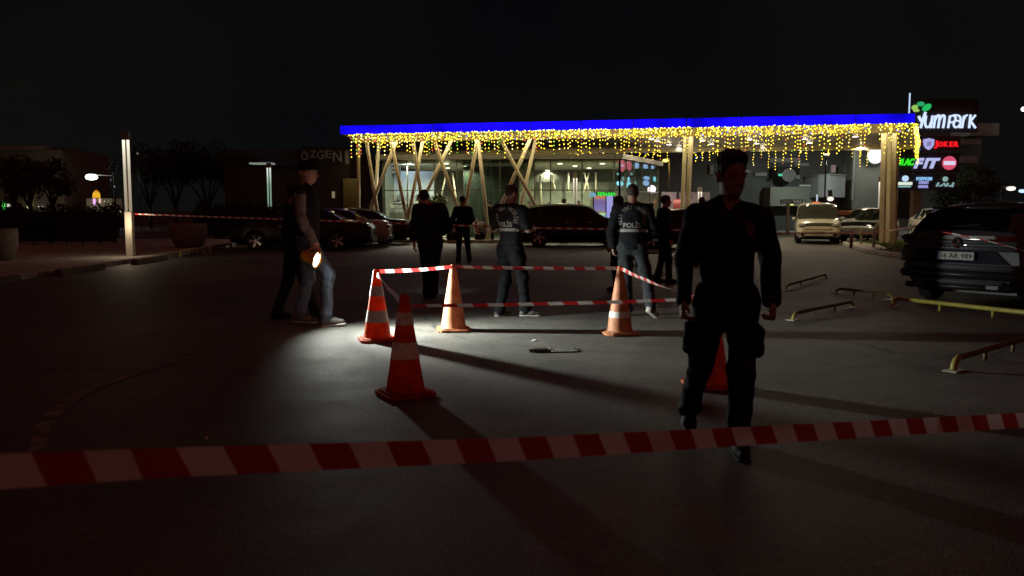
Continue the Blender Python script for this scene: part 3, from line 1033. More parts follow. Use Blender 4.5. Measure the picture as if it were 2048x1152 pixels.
px_box(1188, 391, 1211, 424, 36.58, .03, 'screen', grad_emit('screen_purple', [(0, (.45, .30, .22)), (.1, (.28, .24, .5)), (.6, (.22, .16, .42)), (.78, (.35, .22, .35)), (.85, (.75, .25, .12)), (1, (.6, .2, .2))], .75), tot)
px_box(1188, 425, 1211, 441, 36.58, .03, 'screen', grad_emit('screen_green', [(0, (.3, .45, .8)), (.55, (.35, .6, .8)), (.8, (.5, .8, .35)), (1, (.45, .7, .3))], .8), tot)
px_box(1213, 391, 1226, 441, 36.58, .03, 'screen', grad_emit('screen_lavender', [(0, (.35, .40, .75)), (.3, (.38, .38, .9)), (1, (.45, .42, .85))], .8), tot)
for k in range(7):
    px_box(1195 + k * 5.2, 385 + rng.uniform(-1, 1), 1199.2 + k * 5.2, 391 + rng.uniform(-.5, 1.5), 36.56, .03, 'sign_mark', emit_mat('green_letters', (.05, .75, .06), 1.0), tot)
px_box(1179, 385, 1192, 394, 36.56, .04, 'light_box', emit_mat('box_cyan', (.25, .5, .65), .7), tot)
# ================================================================== SIGN PYLON on the right
PY = 45.0
pyl = thing('sign_pylon', 'tall dark pylon carrying the lit YUM PARK sign and tenant signs', 'sign', (at_y(1842, 470, PY).x, PY, 0))
M_SIGNB = mat('sign_backing', (0.035, 0.03, 0.032), .6)
E_WHT = emit_mat('letter_white_blue', (.62, .74, 1.0), 1.15)
E_RED = emit_mat('letter_red', (1.0, .012, .02), 1.1)
E_GRN = emit_mat('letter_green', (.03, .85, .02), 1.0)
a = at_y(1830, 480, PY); b = at_y(1853, 300, PY)
MB().bbox((a.x, PY + .35, 0.0), (b.x, PY + .75, b.z)).build('post', mat('post_cladding', (.22, .14, .10), .6), pyl, world=True)
for (u0, v0, u1, v1) in ((1826, 198, 1958, 264), (1828, 272, 1922, 300), (1798, 306, 1920, 346), (1795, 348, 1912, 380)):
    px_box(u0, v0, u1, v1, PY + .12, .2, 'sign_panel', M_SIGNB, pyl)
px_box(1818, 186, 1821.5, 226, PY + .05, .08, 'light_tube', emit_mat('tube_blue_white', (.55, .70, .95), 1.0), pyl)
def stroke(pts, w, m, name='letter', y=PY, th=.08):
    """a letter drawn as thick strokes: list of pixel polylines"""
    mb = MB()
    for pl in pts:
        P = [at_y(u, v, y) for (u, v) in pl]
        hw = w / 1700 * y / 2
        if len(P) > 2:                               # round the bends
            Q = [P[0]]
            for i in range(len(P) - 1):
                p0 = P[max(i - 1, 0)]; p1 = P[i]; p2 = P[i + 1]; p3 = P[min(i + 2, len(P) - 1)]
                for t in (.25, .5, .75, 1.0):
                    Q.append(.5 * ((2 * p1) + (p2 - p0) * t + (2 * p0 - 5 * p1 + 4 * p2 - p3) * t * t + (3 * p1 - p0 - 3 * p2 + p3) * t ** 3))
            P = Q
        L_, R_ = [], []
        for i, p in enumerate(P):
            t = (P[min(i + 1, len(P) - 1)] - P[max(i - 1, 0)]).normalized()
            nn = Vector((-t.z, 0, t.x)) * hw
            L_.append(p + nn); R_.append(p - nn)
        n = len(P); off = Vector((0, th, 0))
        vs_ = L_ + R_ + [q + off for q in L_] + [q + off for q in R_]
        fs_ = []
        for i in range(n - 1):
            fs_ += [(i, i + 1, n + i + 1, n + i), (2 * n + i, 3 * n + i, 3 * n + i + 1, 2 * n + i + 1), (i, 2 * n + i, 2 * n + i + 1, i + 1), (n + i, n + i + 1, 3 * n + i + 1, 3 * n + i)]
        fs_ += [(0, n, 3 * n, 2 * n), (n - 1, 3 * n - 1, 4 * n - 1, 2 * n - 1)]
        mb.add(vs_, fs_)
    return mb.build(name, m, pyl, world=True)
# Y u m P a r k
stroke([[(1838, 232), (1842, 240), (1845, 243)], [(1852, 224), (1847, 238), (1842, 256)]], 4.2, E_WHT)
stroke([[(1853, 231), (1851, 246), (1854, 254), (1860, 252), (1863, 244)], [(1866, 231), (1862, 256)]], 3.7, E_WHT)
stroke([[(1872, 231), (1868, 256)], [(1871, 240), (1876, 231), (1880, 234), (1877, 256)], [(1880, 240), (1885, 231), (1890, 234), (1887, 256)]], 3.7, E_WHT)
stroke([[(1901, 231), (1897, 256)], [(1900, 233), (1908, 231), (1912, 236), (1909, 243), (1899, 245)]], 3.4, E_WHT)
stroke([[(1909, 230), (1918, 231), (1922, 238), (1920, 256)], [(1921, 243), (1913, 241), (1908, 248), (1912, 255), (1920, 250)]], 3.0, E_WHT)
stroke([[(1929, 231), (1925, 256)], [(1928, 240), (1932, 232), (1936, 230)]], 3.2, E_WHT)
stroke([[(1942, 229), (1939, 256)], [(1952, 230), (1941, 243)], [(1942, 242), (1952, 256)]], 3.4, E_WHT)
# green pebbles above the name
for (u, v, w, h, rot, col) in ((1829, 215, 12, 10, .2, (.30, .55, .10)), (1832, 221, 12, 6, 0, (.35, .55, .12)), (1841, 208, 14, 9, 0, (.03, .38, .14)), (1853, 215, 19, 12, .6, (.02, .50, .12))):
    c = at_y(u, v, PY); s = PY / 1700; n = 18
    pts = []
    for k in range(n):
        x = math.cos(2 * PI * k / n) * w / 2; z = math.sin(2 * PI * k / n) * h / 2
        pts.append(c + Vector((x * math.cos(rot) - z * math.sin(rot), 0, x * math.sin(rot) + z * math.cos(rot))) * s)
    MB().slab(pts, .06).build('emblem_leaf', emit_mat('leaf_%d' % u, col, 1.0), pyl, world=True)
def px_text(txt, u0, v0, u1, v1, y, m, parent, name='lettering', shear=0, bold=.02, depth=.06):
    a = at_y(u0, v1, y); b = at_y(u1, v0, y)
    me = fit_text(text_mesh(txt, depth=depth, shear=shear, bold=bold), b.x - a.x, b.z - a.z)
    stand_text(me, ((a.x + b.x) / 2, y, (a.z + b.z) / 2))
    return ob(name, me, m, parent, True)
# shield sign
px_text('Y', 1834, 283, 1844, 293, PY + .04, E_RED, pyl, 'letter')
sh = [(1846, 279), (1857, 276.5), (1868, 279), (1867, 290), (1862, 297), (1857, 300), (1851, 297), (1847, 290)]
MB().slab([at_y(u, v, PY) for (u, v) in sh][::-1], .06).build('shield', emit_mat('shield_lavender', (.48, .46, .85), .85), pyl, world=True)
px_text('JJ', 1852, 283, 1862, 292, PY - .06, emit_mat('shield_letters', (.22, .22, .50), .6), pyl)
for k, (ch, u0, u1, v0, v1) in enumerate((('J', 1868, 1876, 281, 297), ('O', 1877, 1886, 283, 293.5), ('K', 1887.5, 1897, 283, 293.5), ('E', 1899, 1906, 283, 293.5), ('R', 1908, 1917.5, 283, 293.5))):
    px_text(ch, u0, v0, u1, v1, PY + .03, E_RED, pyl, 'letter', bold=.035)
# gym sign
for (ch, u0, u1) in (('M', 1799, 1808), ('A', 1807, 1819), ('C', 1818, 1830)):
    px_text(ch, u0, 317, u1, 331, PY + .03, E_GRN, pyl, 'letter', .3, .05)
E_FIT = emit_mat('letter_lilac', (.50, .52, .86), .95)
for (ch, u0, u1) in (('F', 1827, 1849), ('I', 1846, 1859), ('T', 1857, 1881)):
    px_text(ch, u0, 316, u1, 337, PY + .03, E_FIT, pyl, 'letter', .3, .06)
lit_ellipse(pyl, 'round_sign', at_y(1899, 326, PY), 28 / 1700 * PY, 27 / 1700 * PY, emit_mat('disc_pink', (.72, .09, .17), .95))
px_box(1888, 322, 1911, 330, PY - .06, .04, 'name_strip', emit_mat('strip_white', (.75, .65, .85), .95), pyl)
# bottom row of small signs
E_SM = emit_mat('letter_ice', (.55, .80, .95), 1.0)
lit_ellipse(pyl, 'round_sign', at_y(1811, 357, PY), 13 / 1700 * PY, 12 / 1700 * PY, emit_mat('disc_ice', (.55, .78, 1.0), .95))
px_box(1797, 364, 1825, 370, PY + .04, .05, 'sign_mark', emit_mat('strip_ice', (.78, .85, .72), .95), pyl)
px_box(1797, 371.5, 1822, 374.5, PY + .04, .05, 'sign_mark', emit_mat('strip_teal', (.35, .65, .65), .7), pyl)
px_text('PODYUM', 1833, 354, 1864, 361, PY + .04, emit_mat('letter_sky', (.28, .55, .95), 1.0), pyl, bold=.03)
px_text('SANAT', 1838, 362, 1858, 368, PY + .04, emit_mat('letter_sky2', (.40, .42, .85), .8), pyl, bold=.03)
px_text('MAHAL', 1837, 370, 1857, 376, PY + .04, emit_mat('letter_sky2', (.40, .42, .85), .8), pyl, bold=.03)
lit_ellipse(pyl, 'round_sign', at_y(1891, 358, PY), 11 / 1700 * PY, 10 / 1700 * PY, emit_mat('disc_mint', (.35, .55, .50), .7))
stroke([[(1874, 373), (1878, 365)], [(1880, 372), (1886, 370)], [(1888, 366), (1893, 372), (1897, 366)], [(1899, 372), (1904, 371)], [(1905, 374), (1908, 365)]], 3, emit_mat('letter_mint', (.30, .50, .52), .7), 'sign_mark', PY + .02)

# ================================================================== MALL FRONT behind the canopy on the right
MY = 60.0
mall = thing('mall_building', 'dim grey mall front with ledges behind the van and the sign pylon', 'building', (at_y(1700, 450, MY).x, MY, 0))
M_W1 = mat('mall_wall', (.09, .10, .09), .8, var=.3, scale=.5)
M_W2 = mat('mall_render', (.20, .22, .18), .8, var=.2, scale=.4)
M_W3 = mat('mall_white', (.40, .43, .42), .7, var=.1, scale=.6)
M_LEDGE = mat('mall_ledge', (.30, .30, .27), .7)
a = at_y(1318, 470, MY); b = at_y(1990, 244, MY)
MB().bbox((a.x, MY + 1.5, 0), (b.x, MY + 9, b.z)).build('wall', M_W1, mall, world=True)
px_box(1704, 292, 1800, 418, MY - .2, 1.6, 'wall', M_W2, mall)
px_box(1940, 246, 1999, 271, MY - 1.2, 2.6, 'ledge', M_LEDGE, mall)
px_box(1922, 277, 1964, 288, MY - 1.0, 2.4, 'ledge', M_LEDGE, mall)
px_box(1920, 312, 1956, 325, MY - 1.0, 2.4, 'ledge', M_LEDGE, mall)
wb = [at_y(637, 355, MY)]
wa, wb_, wc = at_y(1637, 351, MY - 2), at_y(1659, 350, MY - 3.4), at_y(1691, 351, MY - 2.2)
MB().prism([(wa.x, wa.y), (wb_.x, wb_.y), (wc.x, wc.y), (wc.x - .2, MY + 1), (wa.x + .1, MY + 1)], at_y(1659, 394, MY - 3.4).z, wb_.z).build('white_bay', M_W3, mall, world=True)
MB().prism([(wa.x - .06, wa.y - .05), (wb_.x, wb_.y - .12), (wc.x + .06, wc.y - .06), (wc.x - .1, MY + 1), (wa.x, MY + 1)], wb_.z + .002, wb_.z + .09).build('coping', M_LEDGE, mall, world=True)
stroke_pts = [(1664, 360), (1670, 372), (1668, 384), (1666, 376), (1672, 362)]
px_box(1704, 298, 1711, 400, MY - .5, .3, 'pilaster', mat('pilaster', (.35, .36, .33), .6), mall)
px_box(1598, 369.5, 1631, 372.5, MY - .4, .3, 'ledge', mat('ledge_pale', (.55, .55, .52), .6), mall)
px_box(1540, 374, 1640, 412, MY - .3, 1.7, 'wall', M_W2, mall)
px_box(1556, 334, 1600, 350, MY - .3, 1.7, 'window', mat('dark_window', (.015, .018, .02), .15), mall)
for (u0, v0, u1, v1) in ((1540, 316, 1602, 325), (1420, 330, 1445, 348), (1447, 340, 1500, 346), (1590, 326, 1618, 332), (1592, 342, 1600, 358), (1690, 330, 1693, 345), (1510, 345, 1534, 352)):
    px_box(u0, v0, u1, v1, MY + 1.2, .25, 'facade_panel', M_LEDGE, mall)
px_box(1662, 330, 1672, 345, MY - .6, .2, 'facade_panel', mat('pink_panel', (.50, .36, .36), .6), mall)
p = at_y(1580, 345, MY - 1.2)
lit_ellipse(mall, 'roundel', at_y(1578, 350, MY - .5), 28 / 1700 * MY, 26 / 1700 * MY, mat('roundel_grey', (.12, .12, .12), .5))
px_box(1558, 347.5, 1565, 352, MY - .8, .15, 'exit_light', emit_mat('exit_green', (.10, .62, .35), 1.0), mall)
# warm wash on the rendered wall comes from the round sign and two facade lamps
disc = thing('round_light_sign', 'big round white light sign on the mall wall under the canopy edge', 'sign', at_y(1751, 330, MY - .6))
lit_ellipse(disc, 'light_disc', at_y(1751, 311, MY - .75), 31 / 1700 * MY, 31 / 1700 * MY, emit_mat('disc_white', (.95, .93, .92), 1.3))
c = at_y(1751, 311, MY - .7)
MB().lathe([(.58, 0), (.60, .0), (.60, .4), (.58, .4)], 28, (0, 0, 0)).build('drum', M_GREYM, disc).matrix_local = Matrix.Translation(c - Vector(disc.location)) @ Matrix.Rotation(-PI / 2, 4, 'X')
lamp('round_sign_light', 'POINT', c + Vector((0, -.5, 0)), 110, (1, .98, .90), .5, disc)
c = at_y(1653, 305, MY - 8)
fl = thing('facade_floodlight', 'small bright floodlight under the far canopy fringe above the white bay', 'lamp', c)
MB().lathe([(.05, -.10), (.14, -.08), (.16, 0.0), (.16, .05)], 14).build('housing', M_STEEL, fl, True)
MB().lathe([(.15, -.135), (.15, -.10)], 14).build('lens', emit_mat('flood_lens', (1, .95, .7), 6.0, 'NONE'), fl)
lamp('floodlight_lamp', 'SPOT', c + Vector((0, .2, -.25)), 900, (.90, 1, .93), .15, fl, (.1, .5, -1), 165, .6)
MB().tube([(0, .05, -c.z), (0, .05, -.1)], .05, 8).build('pole', M_STEEL, fl)
lamp('floodlight_lamp', 'POINT', c + Vector((.6, .6, -.6)), 60, (.9, 1, .92), .15, fl)

# valet parking sign, hanging lights, orange sign and awning in front of the mall
vy = 50.0
vt = thing('parking_sign', 'dim VALE parking sign on a post left of the white van', 'sign', (at_y(1578, 470, vy).x, vy, 0))
a = at_y(1576, 480, vy)
MB().bbox((a.x - .08, vy + .1, 0), (a.x + .08, vy + .25, 2.0)).build('post', M_GREYM, vt, world=True)
px_box(1562, 399, 1612, 407, vy + .05, .2, 'sign_panel', M_SIGNB, vt)
px_text('VALE', 1585, 400, 1611, 406, vy - .02, emit_mat('vale_letters', (.30, .28, .24), .5, 'NONE'), vt, 'lettering')
for k in range(4):
    px_box(1563 + k * 5.2, 400.5, 1567 + k * 5.2, 405.5, vy, .04, 'sign_mark', emit_mat('vale_dim', (.12, .11, .10), .5, 'NONE'), vt)
lit_ellipse(vt, 'roundel', at_y(1587, 392, vy), .2, .2, emit_mat('vale_disc', (.25, .23, .2), .5, 'NONE'))
px_box(1581, 408, 1587, 411, vy, .05, 'lamp', emit_mat('vale_lamp', (.75, .9, .2), 1.0, 'NONE'), vt)
ol = thing('pendant_light', 'glowing oval pale light hanging above the white van', 'lamp', at_y(1661, 398, 48.5))
lit_ellipse(ol, 'diffuser', at_y(1661, 398, 48.5), 13 / 1700 * 48.5, 8.5 / 1700 * 48.5, emit_mat('oval_light', (1, .88, .68), 1.3))
MB().tube([at_y(1661, 393, 48.53), at_y(1660, 380, 48.53)], .12, 8).build('stem', M_STEEL, ol, world=True)
og = thing('neon_sign', 'small glowing orange neon strip just above the white van roof', 'sign', at_y(1638, 407, 49))
px_box(1625, 404, 1640, 408, 49, .06, 'light_strip', emit_mat('neon_orange', (1, .14, .015), 1.3), og)
px_box(1640, 405.5, 1653, 410, 49, .06, 'light_strip', emit_mat('neon_orange2', (1, .10, .01), 1.1), og)
px_box(1633, 389, 1636, 403, 49.1, .06, 'light_tube', emit_mat('neon_white', (.55, .62, .75), .9), og)
aw = thing('shop_awning', 'orange lit awning on posts right of the white van', 'awning', (at_y(1730, 470, 46).x, 46, 0))
px_box(1698, 421, 1762, 424.5, 46, 2.0, 'valance', mat('awning_pale', (.62, .30, .14), .6), aw)
px_box(1700, 424.6, 1760, 430, 45.95, 1.9, 'valance', mat('awning_orange', (.60, .16, .04), .6), aw)
for u in (1702, 1757):
    a = at_y(u, 440, 46.5); MB().tube([(a.x, 46.5, 0), (a.x, 46.5, 1.3)], .05, 8).build('post', M_GREYM, aw, world=True)
c = at_y(1728, 415, 45)
lamp('awning_lamp', 'POINT', c + Vector((0, -.2, .3)), 10, (1, .6, .35), .2, aw)
# white panels and red-lit box seen between the figures under the canopy
ks = thing('ticket_booth', 'pale lilac booth with red lit panel behind the standing men', 'booth', (at_y(1360, 470, 46).x, 46, 0))
M_LIL = mat('booth_panel', (.34, .29, .34), .6)
px_box(1324, 384, 1353, 420, 46, .3, 'panel', M_LIL, ks); px_box(1358, 384, 1420, 420, 46.2, .3, 'panel', M_LIL, ks); px_box(1322, 420, 1421, 472, 46.1, 1.0, 'base', mat('booth_base', (.07, .06, .07), .7), ks)
px_box(1348, 398, 1364, 418, 45.7, .2, 'light_panel', grad_emit('red_panel', [(0, (.18, .04, .02)), (.45, (.35, .08, .05)), (.8, (.85, .30, .22)), (1, (.4, .10, .08))], .9), ks)
lamp('booth_lamp', 'POINT', at_y(1345, 378, 44.6), 16, (1, .8, .9), .2, ks)

# ================================================================== TWIN-TUBE LAMP COLUMNS
M_LAMPBODY = mat('lamp_column_paint', (.42, .38, .32), .6, var=.12, scale=3)
E_TUBE = grad_emit('tube_warm', [(0, (.30, .25, .17)), (.55, (.50, .43, .32)), (.85, (.95, .85, .66)), (1, (1.4, 1.3, 1.05))], 1.0)
def column_lamp(u, vb, y, zbase, h, label, warm=(1, .82, .55), power=18, mtube=None, base_h=1.25):
    p = at_y(u, 420, y)
    t = thing('column_lamp', label, 'lamp post', (p.x, y, zbase), 0, 'column lamps with twin light tubes')
    w = .19
    MB().chamfer((0, 0, base_h / 2), (w, w, base_h), .012).build('base', M_LAMPBODY, t)
    MB().chamfer((0, 0, h - .11), (w * .95, w * .95, .22), .012).build('head', mat('lamp_head', (.16, .12, .09), .5), t)
    for sx in (-1, 1):
        MB().box((sx * .062, -.03, (base_h + h - .22) / 2), (.052, .06, h - .22 - base_h - .004)).build('light_tube', mtube or E_TUBE, t)
        MB().box((sx * .030, .045, (base_h + h - .22) / 2), (.02, .05, h - .22 - base_h - .004)).build('upright', mat('lamp_upright', (.20, .15, .10), .6), t)
    lo_ = lamp('column_lamp_light', 'POINT', (p.x + .1, y - .5, zbase + base_h * .75), power, warm, .08, t)
    return t
column_lamp(258, 512, 23.9, .115, 3.45, 'tall twin-tube lamp column standing on the left footpath', power=22)
E_TG = grad_emit('tube_greenish', [(0, (.18, .30, .22)), (.6, (.30, .45, .34)), (1, (1.0, 1.1, 1.0))], .8)
column_lamp(540, 470, 39.0, .115, 3.4, 'small distant twin-tube lamp with greenish light left of the lantern man', (.6, 1, .7), 4, E_TG)
column_lamp(1150, 470, 36.9, .12, 2.85, 'twin-tube lamp seen through the pavilion front above the dark car', power=4)
column_lamp(1399, 470, 41.0, .12, 2.35, 'short yellowish twin-tube lamp beside the front man\'s head', (1, .9, .3), 4)
column_lamp(1759, 480, 41.5, .05, 2.9, 'twin-tube lamp standing left of the right canopy columns', power=5)

# street lamps
def street_lamp(u, v, y, label, col, s, power, pole=True, r=.16, arm=(0, 0)):
    c = at_y(u, v, y)
    t = thing('street_lamp', label, 'street lamp', (c.x + arm[0], y, 0), 0, 'street lamps in the distance')
    if pole:
        MB().tube([(c.x + arm[0], y, 0), (c.x + arm[0], y, c.z + .1), (c.x, y, c.z + .18)], [.07, .05, .04], 8).build('pole', mat('lamp_pole', (.22, .19, .15), .6), t, True, True)
    MB().lathe([(.3 * r, -.5 * r), (.8 * r, -.35 * r), (r, 0), (.8 * r, .35 * r), (.3 * r, .5 * r)], 14, c).build('globe', emit_mat('globe_%d' % u, col, s, 'NONE'), t, True, True)
    MB().lathe([(.5 * r, .45 * r), (.7 * r, .5 * r), (.2 * r, .8 * r)], 12, c).build('cap', M_STEEL, t, True, True)
    if power:
        lamp('street_lamp_light', 'POINT', c + Vector((0, -.3, -.3)), power, col, .25, t)
    return t
street_lamp(183, 354, 62, 'brightest bluish white street lamp at the far left', (.85, 1.0, .95), 7.0, 80, r=.42, arm=(1.6, 0))
street_lamp(76, 352, 66, 'faint bluish lamp between the trees at the far left', (.5, .65, .9), 1.2, 0, r=.30, arm=(-.8, 0))
street_lamp(1331, 321, 50, 'yellow globe street lamp left of the middle canopy column', (1, .72, .10), 4.0, 14, r=.17, arm=(.22, 0))
street_lamp(2022, 377, 60, 'tilted pale street lamp at the far right above the grey car', (1, .9, .75), 1.6, 0, r=.30, arm=(-.7, 0))
street_lamp(2045, 382, 66, 'bluish street lamp cut by the right edge of the picture', (.5, .7, 1), 1.3, 0, r=.28, arm=(.8, 0))
street_lamp(2053, 218, 58, 'high white street lamp at the upper right corner', (1, 1, 1), 3.0, 8, r=.34, arm=(1.2, 0))

# ================================================================== FOLIAGE
def leaf_cloud(r, blobs, n, size):
    mb = MB()
    for _ in range(n):
        c, rad = r.choice(blobs)
        while True:
            q = Vector((r.uniform(-1, 1), r.uniform(-1, 1), r.uniform(-1, 1)))
            if .25 < q.length < 1: break
        p = Vector(c) + Vector((q.x * rad[0], q.y * rad[1], q.z * rad[2]))
        a = Vector((r.gauss(0, 1), r.gauss(0, 1), r.gauss(0, 1))).normalized()
        b = a.cross(Vector((r.gauss(0, 1), r.gauss(0, 1), r.gauss(0, 1)))).normalized()
        s = size * r.uniform(.6, 1.4)
        mb.add([p - a * s, p + b * s * .45, p + a * s, p - b * s * .45], [(0, 1, 2, 3)])
    return mb
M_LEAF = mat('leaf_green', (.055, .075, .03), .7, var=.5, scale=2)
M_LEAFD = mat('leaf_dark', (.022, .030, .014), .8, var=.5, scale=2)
M_BARK = mat('bark', (.06, .045, .035), .9, var=.4, scale=10, bump=.5)
def tree(label, x, y, h, spread, seed, n=2600, leaf=None, group='trees at the left', trunk_h=.38, z0=0.0):
    r = random.Random(seed)
    t = thing('broadleaf_tree', label, 'tree', (x, y, z0), 0, group)
    mb = MB(); th = h * trunk_h
    mb.tube([(0, 0, 0), (r.uniform(-.05, .05), 0, th * .5), (r.uniform(-.1, .1), 0, th)], [.16, .12, .10], 8)
    tips = []
    for k in range(6):
        a = 2 * PI * k / 6 + r.uniform(-.4, .4)
        e = Vector((math.cos(a) * spread * r.uniform(.35, .7), math.sin(a) * spread * r.uniform(.35, .7), h * r.uniform(.6, .88)))
        m_ = Vector((e.x * .45, e.y * .45, th + (e.z - th) * .6))
        mb.tube([(0, 0, th * .9), m_, e], [.08, .05, .02], 6)
        tips.append(e)
    mb.build('trunk', M_BARK, t, True)
    blobs = [(e, (spread * r.uniform(.28, .45), spread * r.uniform(.28, .45), h * r.uniform(.10, .17))) for e in tips]
    blobs += [(Vector((r.uniform(-.4, .4) * spread, r.uniform(-.4, .4) * spread, h * r.uniform(.55, .92))), (spread * .35, spread * .35, h * .12)) for _ in range(4)]
    leaf_cloud(r, blobs, n, .11).build('crown', leaf or M_LEAF, t)
    return t
tree('leafy tree beside the pale house at the far left', at_y(28, 420, 50).x, 50, 4.6, 1.7, 1, 1800)
tree('forked tree in the middle of the pale house front', at_y(60, 420, 48).x, 48, 4.2, 1.5, 2, 1800)
tree('tree with a V shaped trunk at the right end of the pale house', at_y(106, 420, 49).x, 49, 4.4, 1.3, 3, 1800)
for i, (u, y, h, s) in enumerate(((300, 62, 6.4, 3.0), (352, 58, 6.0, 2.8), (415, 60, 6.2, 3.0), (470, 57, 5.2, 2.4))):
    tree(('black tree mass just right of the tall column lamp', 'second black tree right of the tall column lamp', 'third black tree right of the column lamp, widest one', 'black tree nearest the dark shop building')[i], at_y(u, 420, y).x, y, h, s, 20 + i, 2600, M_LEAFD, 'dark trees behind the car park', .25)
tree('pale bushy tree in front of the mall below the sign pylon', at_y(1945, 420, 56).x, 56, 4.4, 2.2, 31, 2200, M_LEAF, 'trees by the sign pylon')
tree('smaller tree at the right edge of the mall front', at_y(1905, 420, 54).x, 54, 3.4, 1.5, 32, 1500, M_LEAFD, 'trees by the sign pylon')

def hedge(label, x0, x1, y, h, seed, n):
    r = random.Random(seed)
    t = thing('hedge', label, 'hedge', ((x0 + x1) / 2, y, .115), 0, 'dark hedges behind the footpath')
    L = x1 - x0
    blobs = []
    k = int(L / .6)
    for i in range(k):
        blobs.append(((-L / 2 + (i + .5) * L / k, r.uniform(-.1, .1), h * r.uniform(.45, .6)), (.5, .45, h * r.uniform(.40, .52))))
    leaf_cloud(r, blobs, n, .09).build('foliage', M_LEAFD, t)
    mb = MB()
    for i in range(0, k):
        x = blobs[i][0][0]
        mb.tube([(x, 0, 0), (x + .05, 0, h * .6)], [.03, .015], 5)
    mb.build('stem', M_BARK, t)
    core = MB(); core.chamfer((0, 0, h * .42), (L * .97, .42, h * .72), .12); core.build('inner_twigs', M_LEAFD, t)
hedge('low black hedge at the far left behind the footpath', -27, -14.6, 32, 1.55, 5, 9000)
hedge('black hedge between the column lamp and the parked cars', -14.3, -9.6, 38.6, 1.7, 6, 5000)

# potted shrub in front of the pavilion glass, and planters
M_POT = mat('planter_concrete', (.17, .145, .13), .85, var=.25, scale=6, bump=.2)
def planter(label, x, y, z, r, h, shrub=None, seed=1):
    t = thing('planter', label, 'planter', (x, y, z), 0, 'round concrete planters')
    MB().lathe([(r * .62, 0), (r * .80, h * .12), (r * .97, h * .45), (r, h * .75), (r * .98, h), (r * .88, h), (r * .86, h * .9), (.01, h * .88)], 30, capt=False).build('pot', M_POT, t, True)
    if shrub:
        rr = random.Random(seed)
        mb = MB()
        for k in range(7):
            a = rr.uniform(0, 6.28); mb.tube([(0, 0, h * .85), (math.cos(a) * .15, math.sin(a) * .15, h + shrub * .5), (math.cos(a) * .4, math.sin(a) * .4, h + shrub * .9)], [.03, .02, .008], 5)
        mb.build('stem', M_BARK, t)
        blobs = [((rr.uniform(-.5, .5), rr.uniform(-.4, .4), h + shrub * rr.uniform(.35, .95)), (.32, .32, .26)) for _ in range(9)]
        leaf_cloud(rr, blobs, 900, .10).build('foliage', M_LEAF, t)
    return t
p = at_y(396, 490, 29.5); planter('round concrete planter left of the black sedan, with tape passing over it', -11.2, 29.5, .115, .62, .82)
planter('round concrete planter cut by the left edge of the picture', at_y(-12, 460, 22).x, 22, .115, .55, .82)
planter('planter with a big leafy shrub before the pavilion glass', at_y(866, 420, 37.3).x, 37.3, .12, .5, .6, 1.3, 4)
planter('pale planter on the pavement between the two far men', at_y(966, 440, 37.0).x, 37.0, .12, .42, .75)

tp = at_y(1735, 480, 37.5)
t = thing('topiary', 'dark round clipped bush beside the right canopy columns', 'bush', (tp.x, 37.5, 0))
rr = random.Random(44)
MB().tube([(0, 0, 0), (.03, 0, .5), (0, 0, .8)], [.06, .05, .04], 7).build('stem', M_BARK, t)
leaf_cloud(rr, [((0, 0, .95), (.55, .5, .42)), ((.2, 0, 1.05), (.35, .35, .3)), ((-.25, 0, .9), (.35, .3, .3))], 3200, .06).build('foliage', M_LEAFD, t)

# ================================================================== BUILDINGS AT THE LEFT
shop = thing('shop_building', 'dark low shop with the OZGEN sign behind the lantern man', 'building', (-14, 47, 0))
M_SHOP = mat('shop_wall', (.055, .035, .035), .85, var=.2)
a = at_y(452, 450, 47); b = at_y(700, 330, 47)
MB().bbox((a.x, 47, 0), (b.x, 54, at_y(600, 318, 47).z)).build('wall', M_SHOP, shop, world=True)
MB().bbox((a.x - .2, 46.6, at_y(600, 318, 47).z), (b.x + .2, 54, at_y(600, 300, 47).z)).build('parapet', mat('shop_parapet', (.03, .03, .045), .7), shop, world=True)
px_box(604, 293, 688, 330, 46.3, .25, 'sign_board', M_BLACK, shop)
px_box(690, 300, 697, 328, 46.4, .3, 'sign_end', mat('sign_end_grey', (.22, .21, .23), .6), shop)
E_OZ = mat('sign_letter_grey', (.22, .21, .22), .6, emit=(.5, .48, .52), es=.006)
for (ch, u0, u1, v0, v1) in (('Ö', 602, 616, 300, 321), ('Z', 620, 632, 301, 315), ('G', 634, 648, 301, 318), ('E', 651, 663, 300, 316), ('N', 666, 683, 302, 323)):
    px_text(ch, u0, v0, u1, v1, 46.25, E_OZ, shop, 'letter', bold=.015)
px_box(515, 318, 600, 332, 46.5, .1, 'awning', mat('shop_awning', (.03, .03, .10), .7), shop)
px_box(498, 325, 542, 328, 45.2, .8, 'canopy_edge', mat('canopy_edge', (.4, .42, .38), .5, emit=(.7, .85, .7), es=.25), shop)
px_box(664, 383, 669, 396, 46.9, .09, 'wall_lamp', emit_mat('wall_lamp_dim', (.45, .36, .20), .45), shop)
px_box(687, 357, 714, 425, 46.5, .4, 'door_panel', mat('door_panel', (.26, .22, .10), .7), shop)
lamp('door_lamp', 'POINT', at_y(702, 340, 45.4), 8, (1, .85, .4), .2, shop)
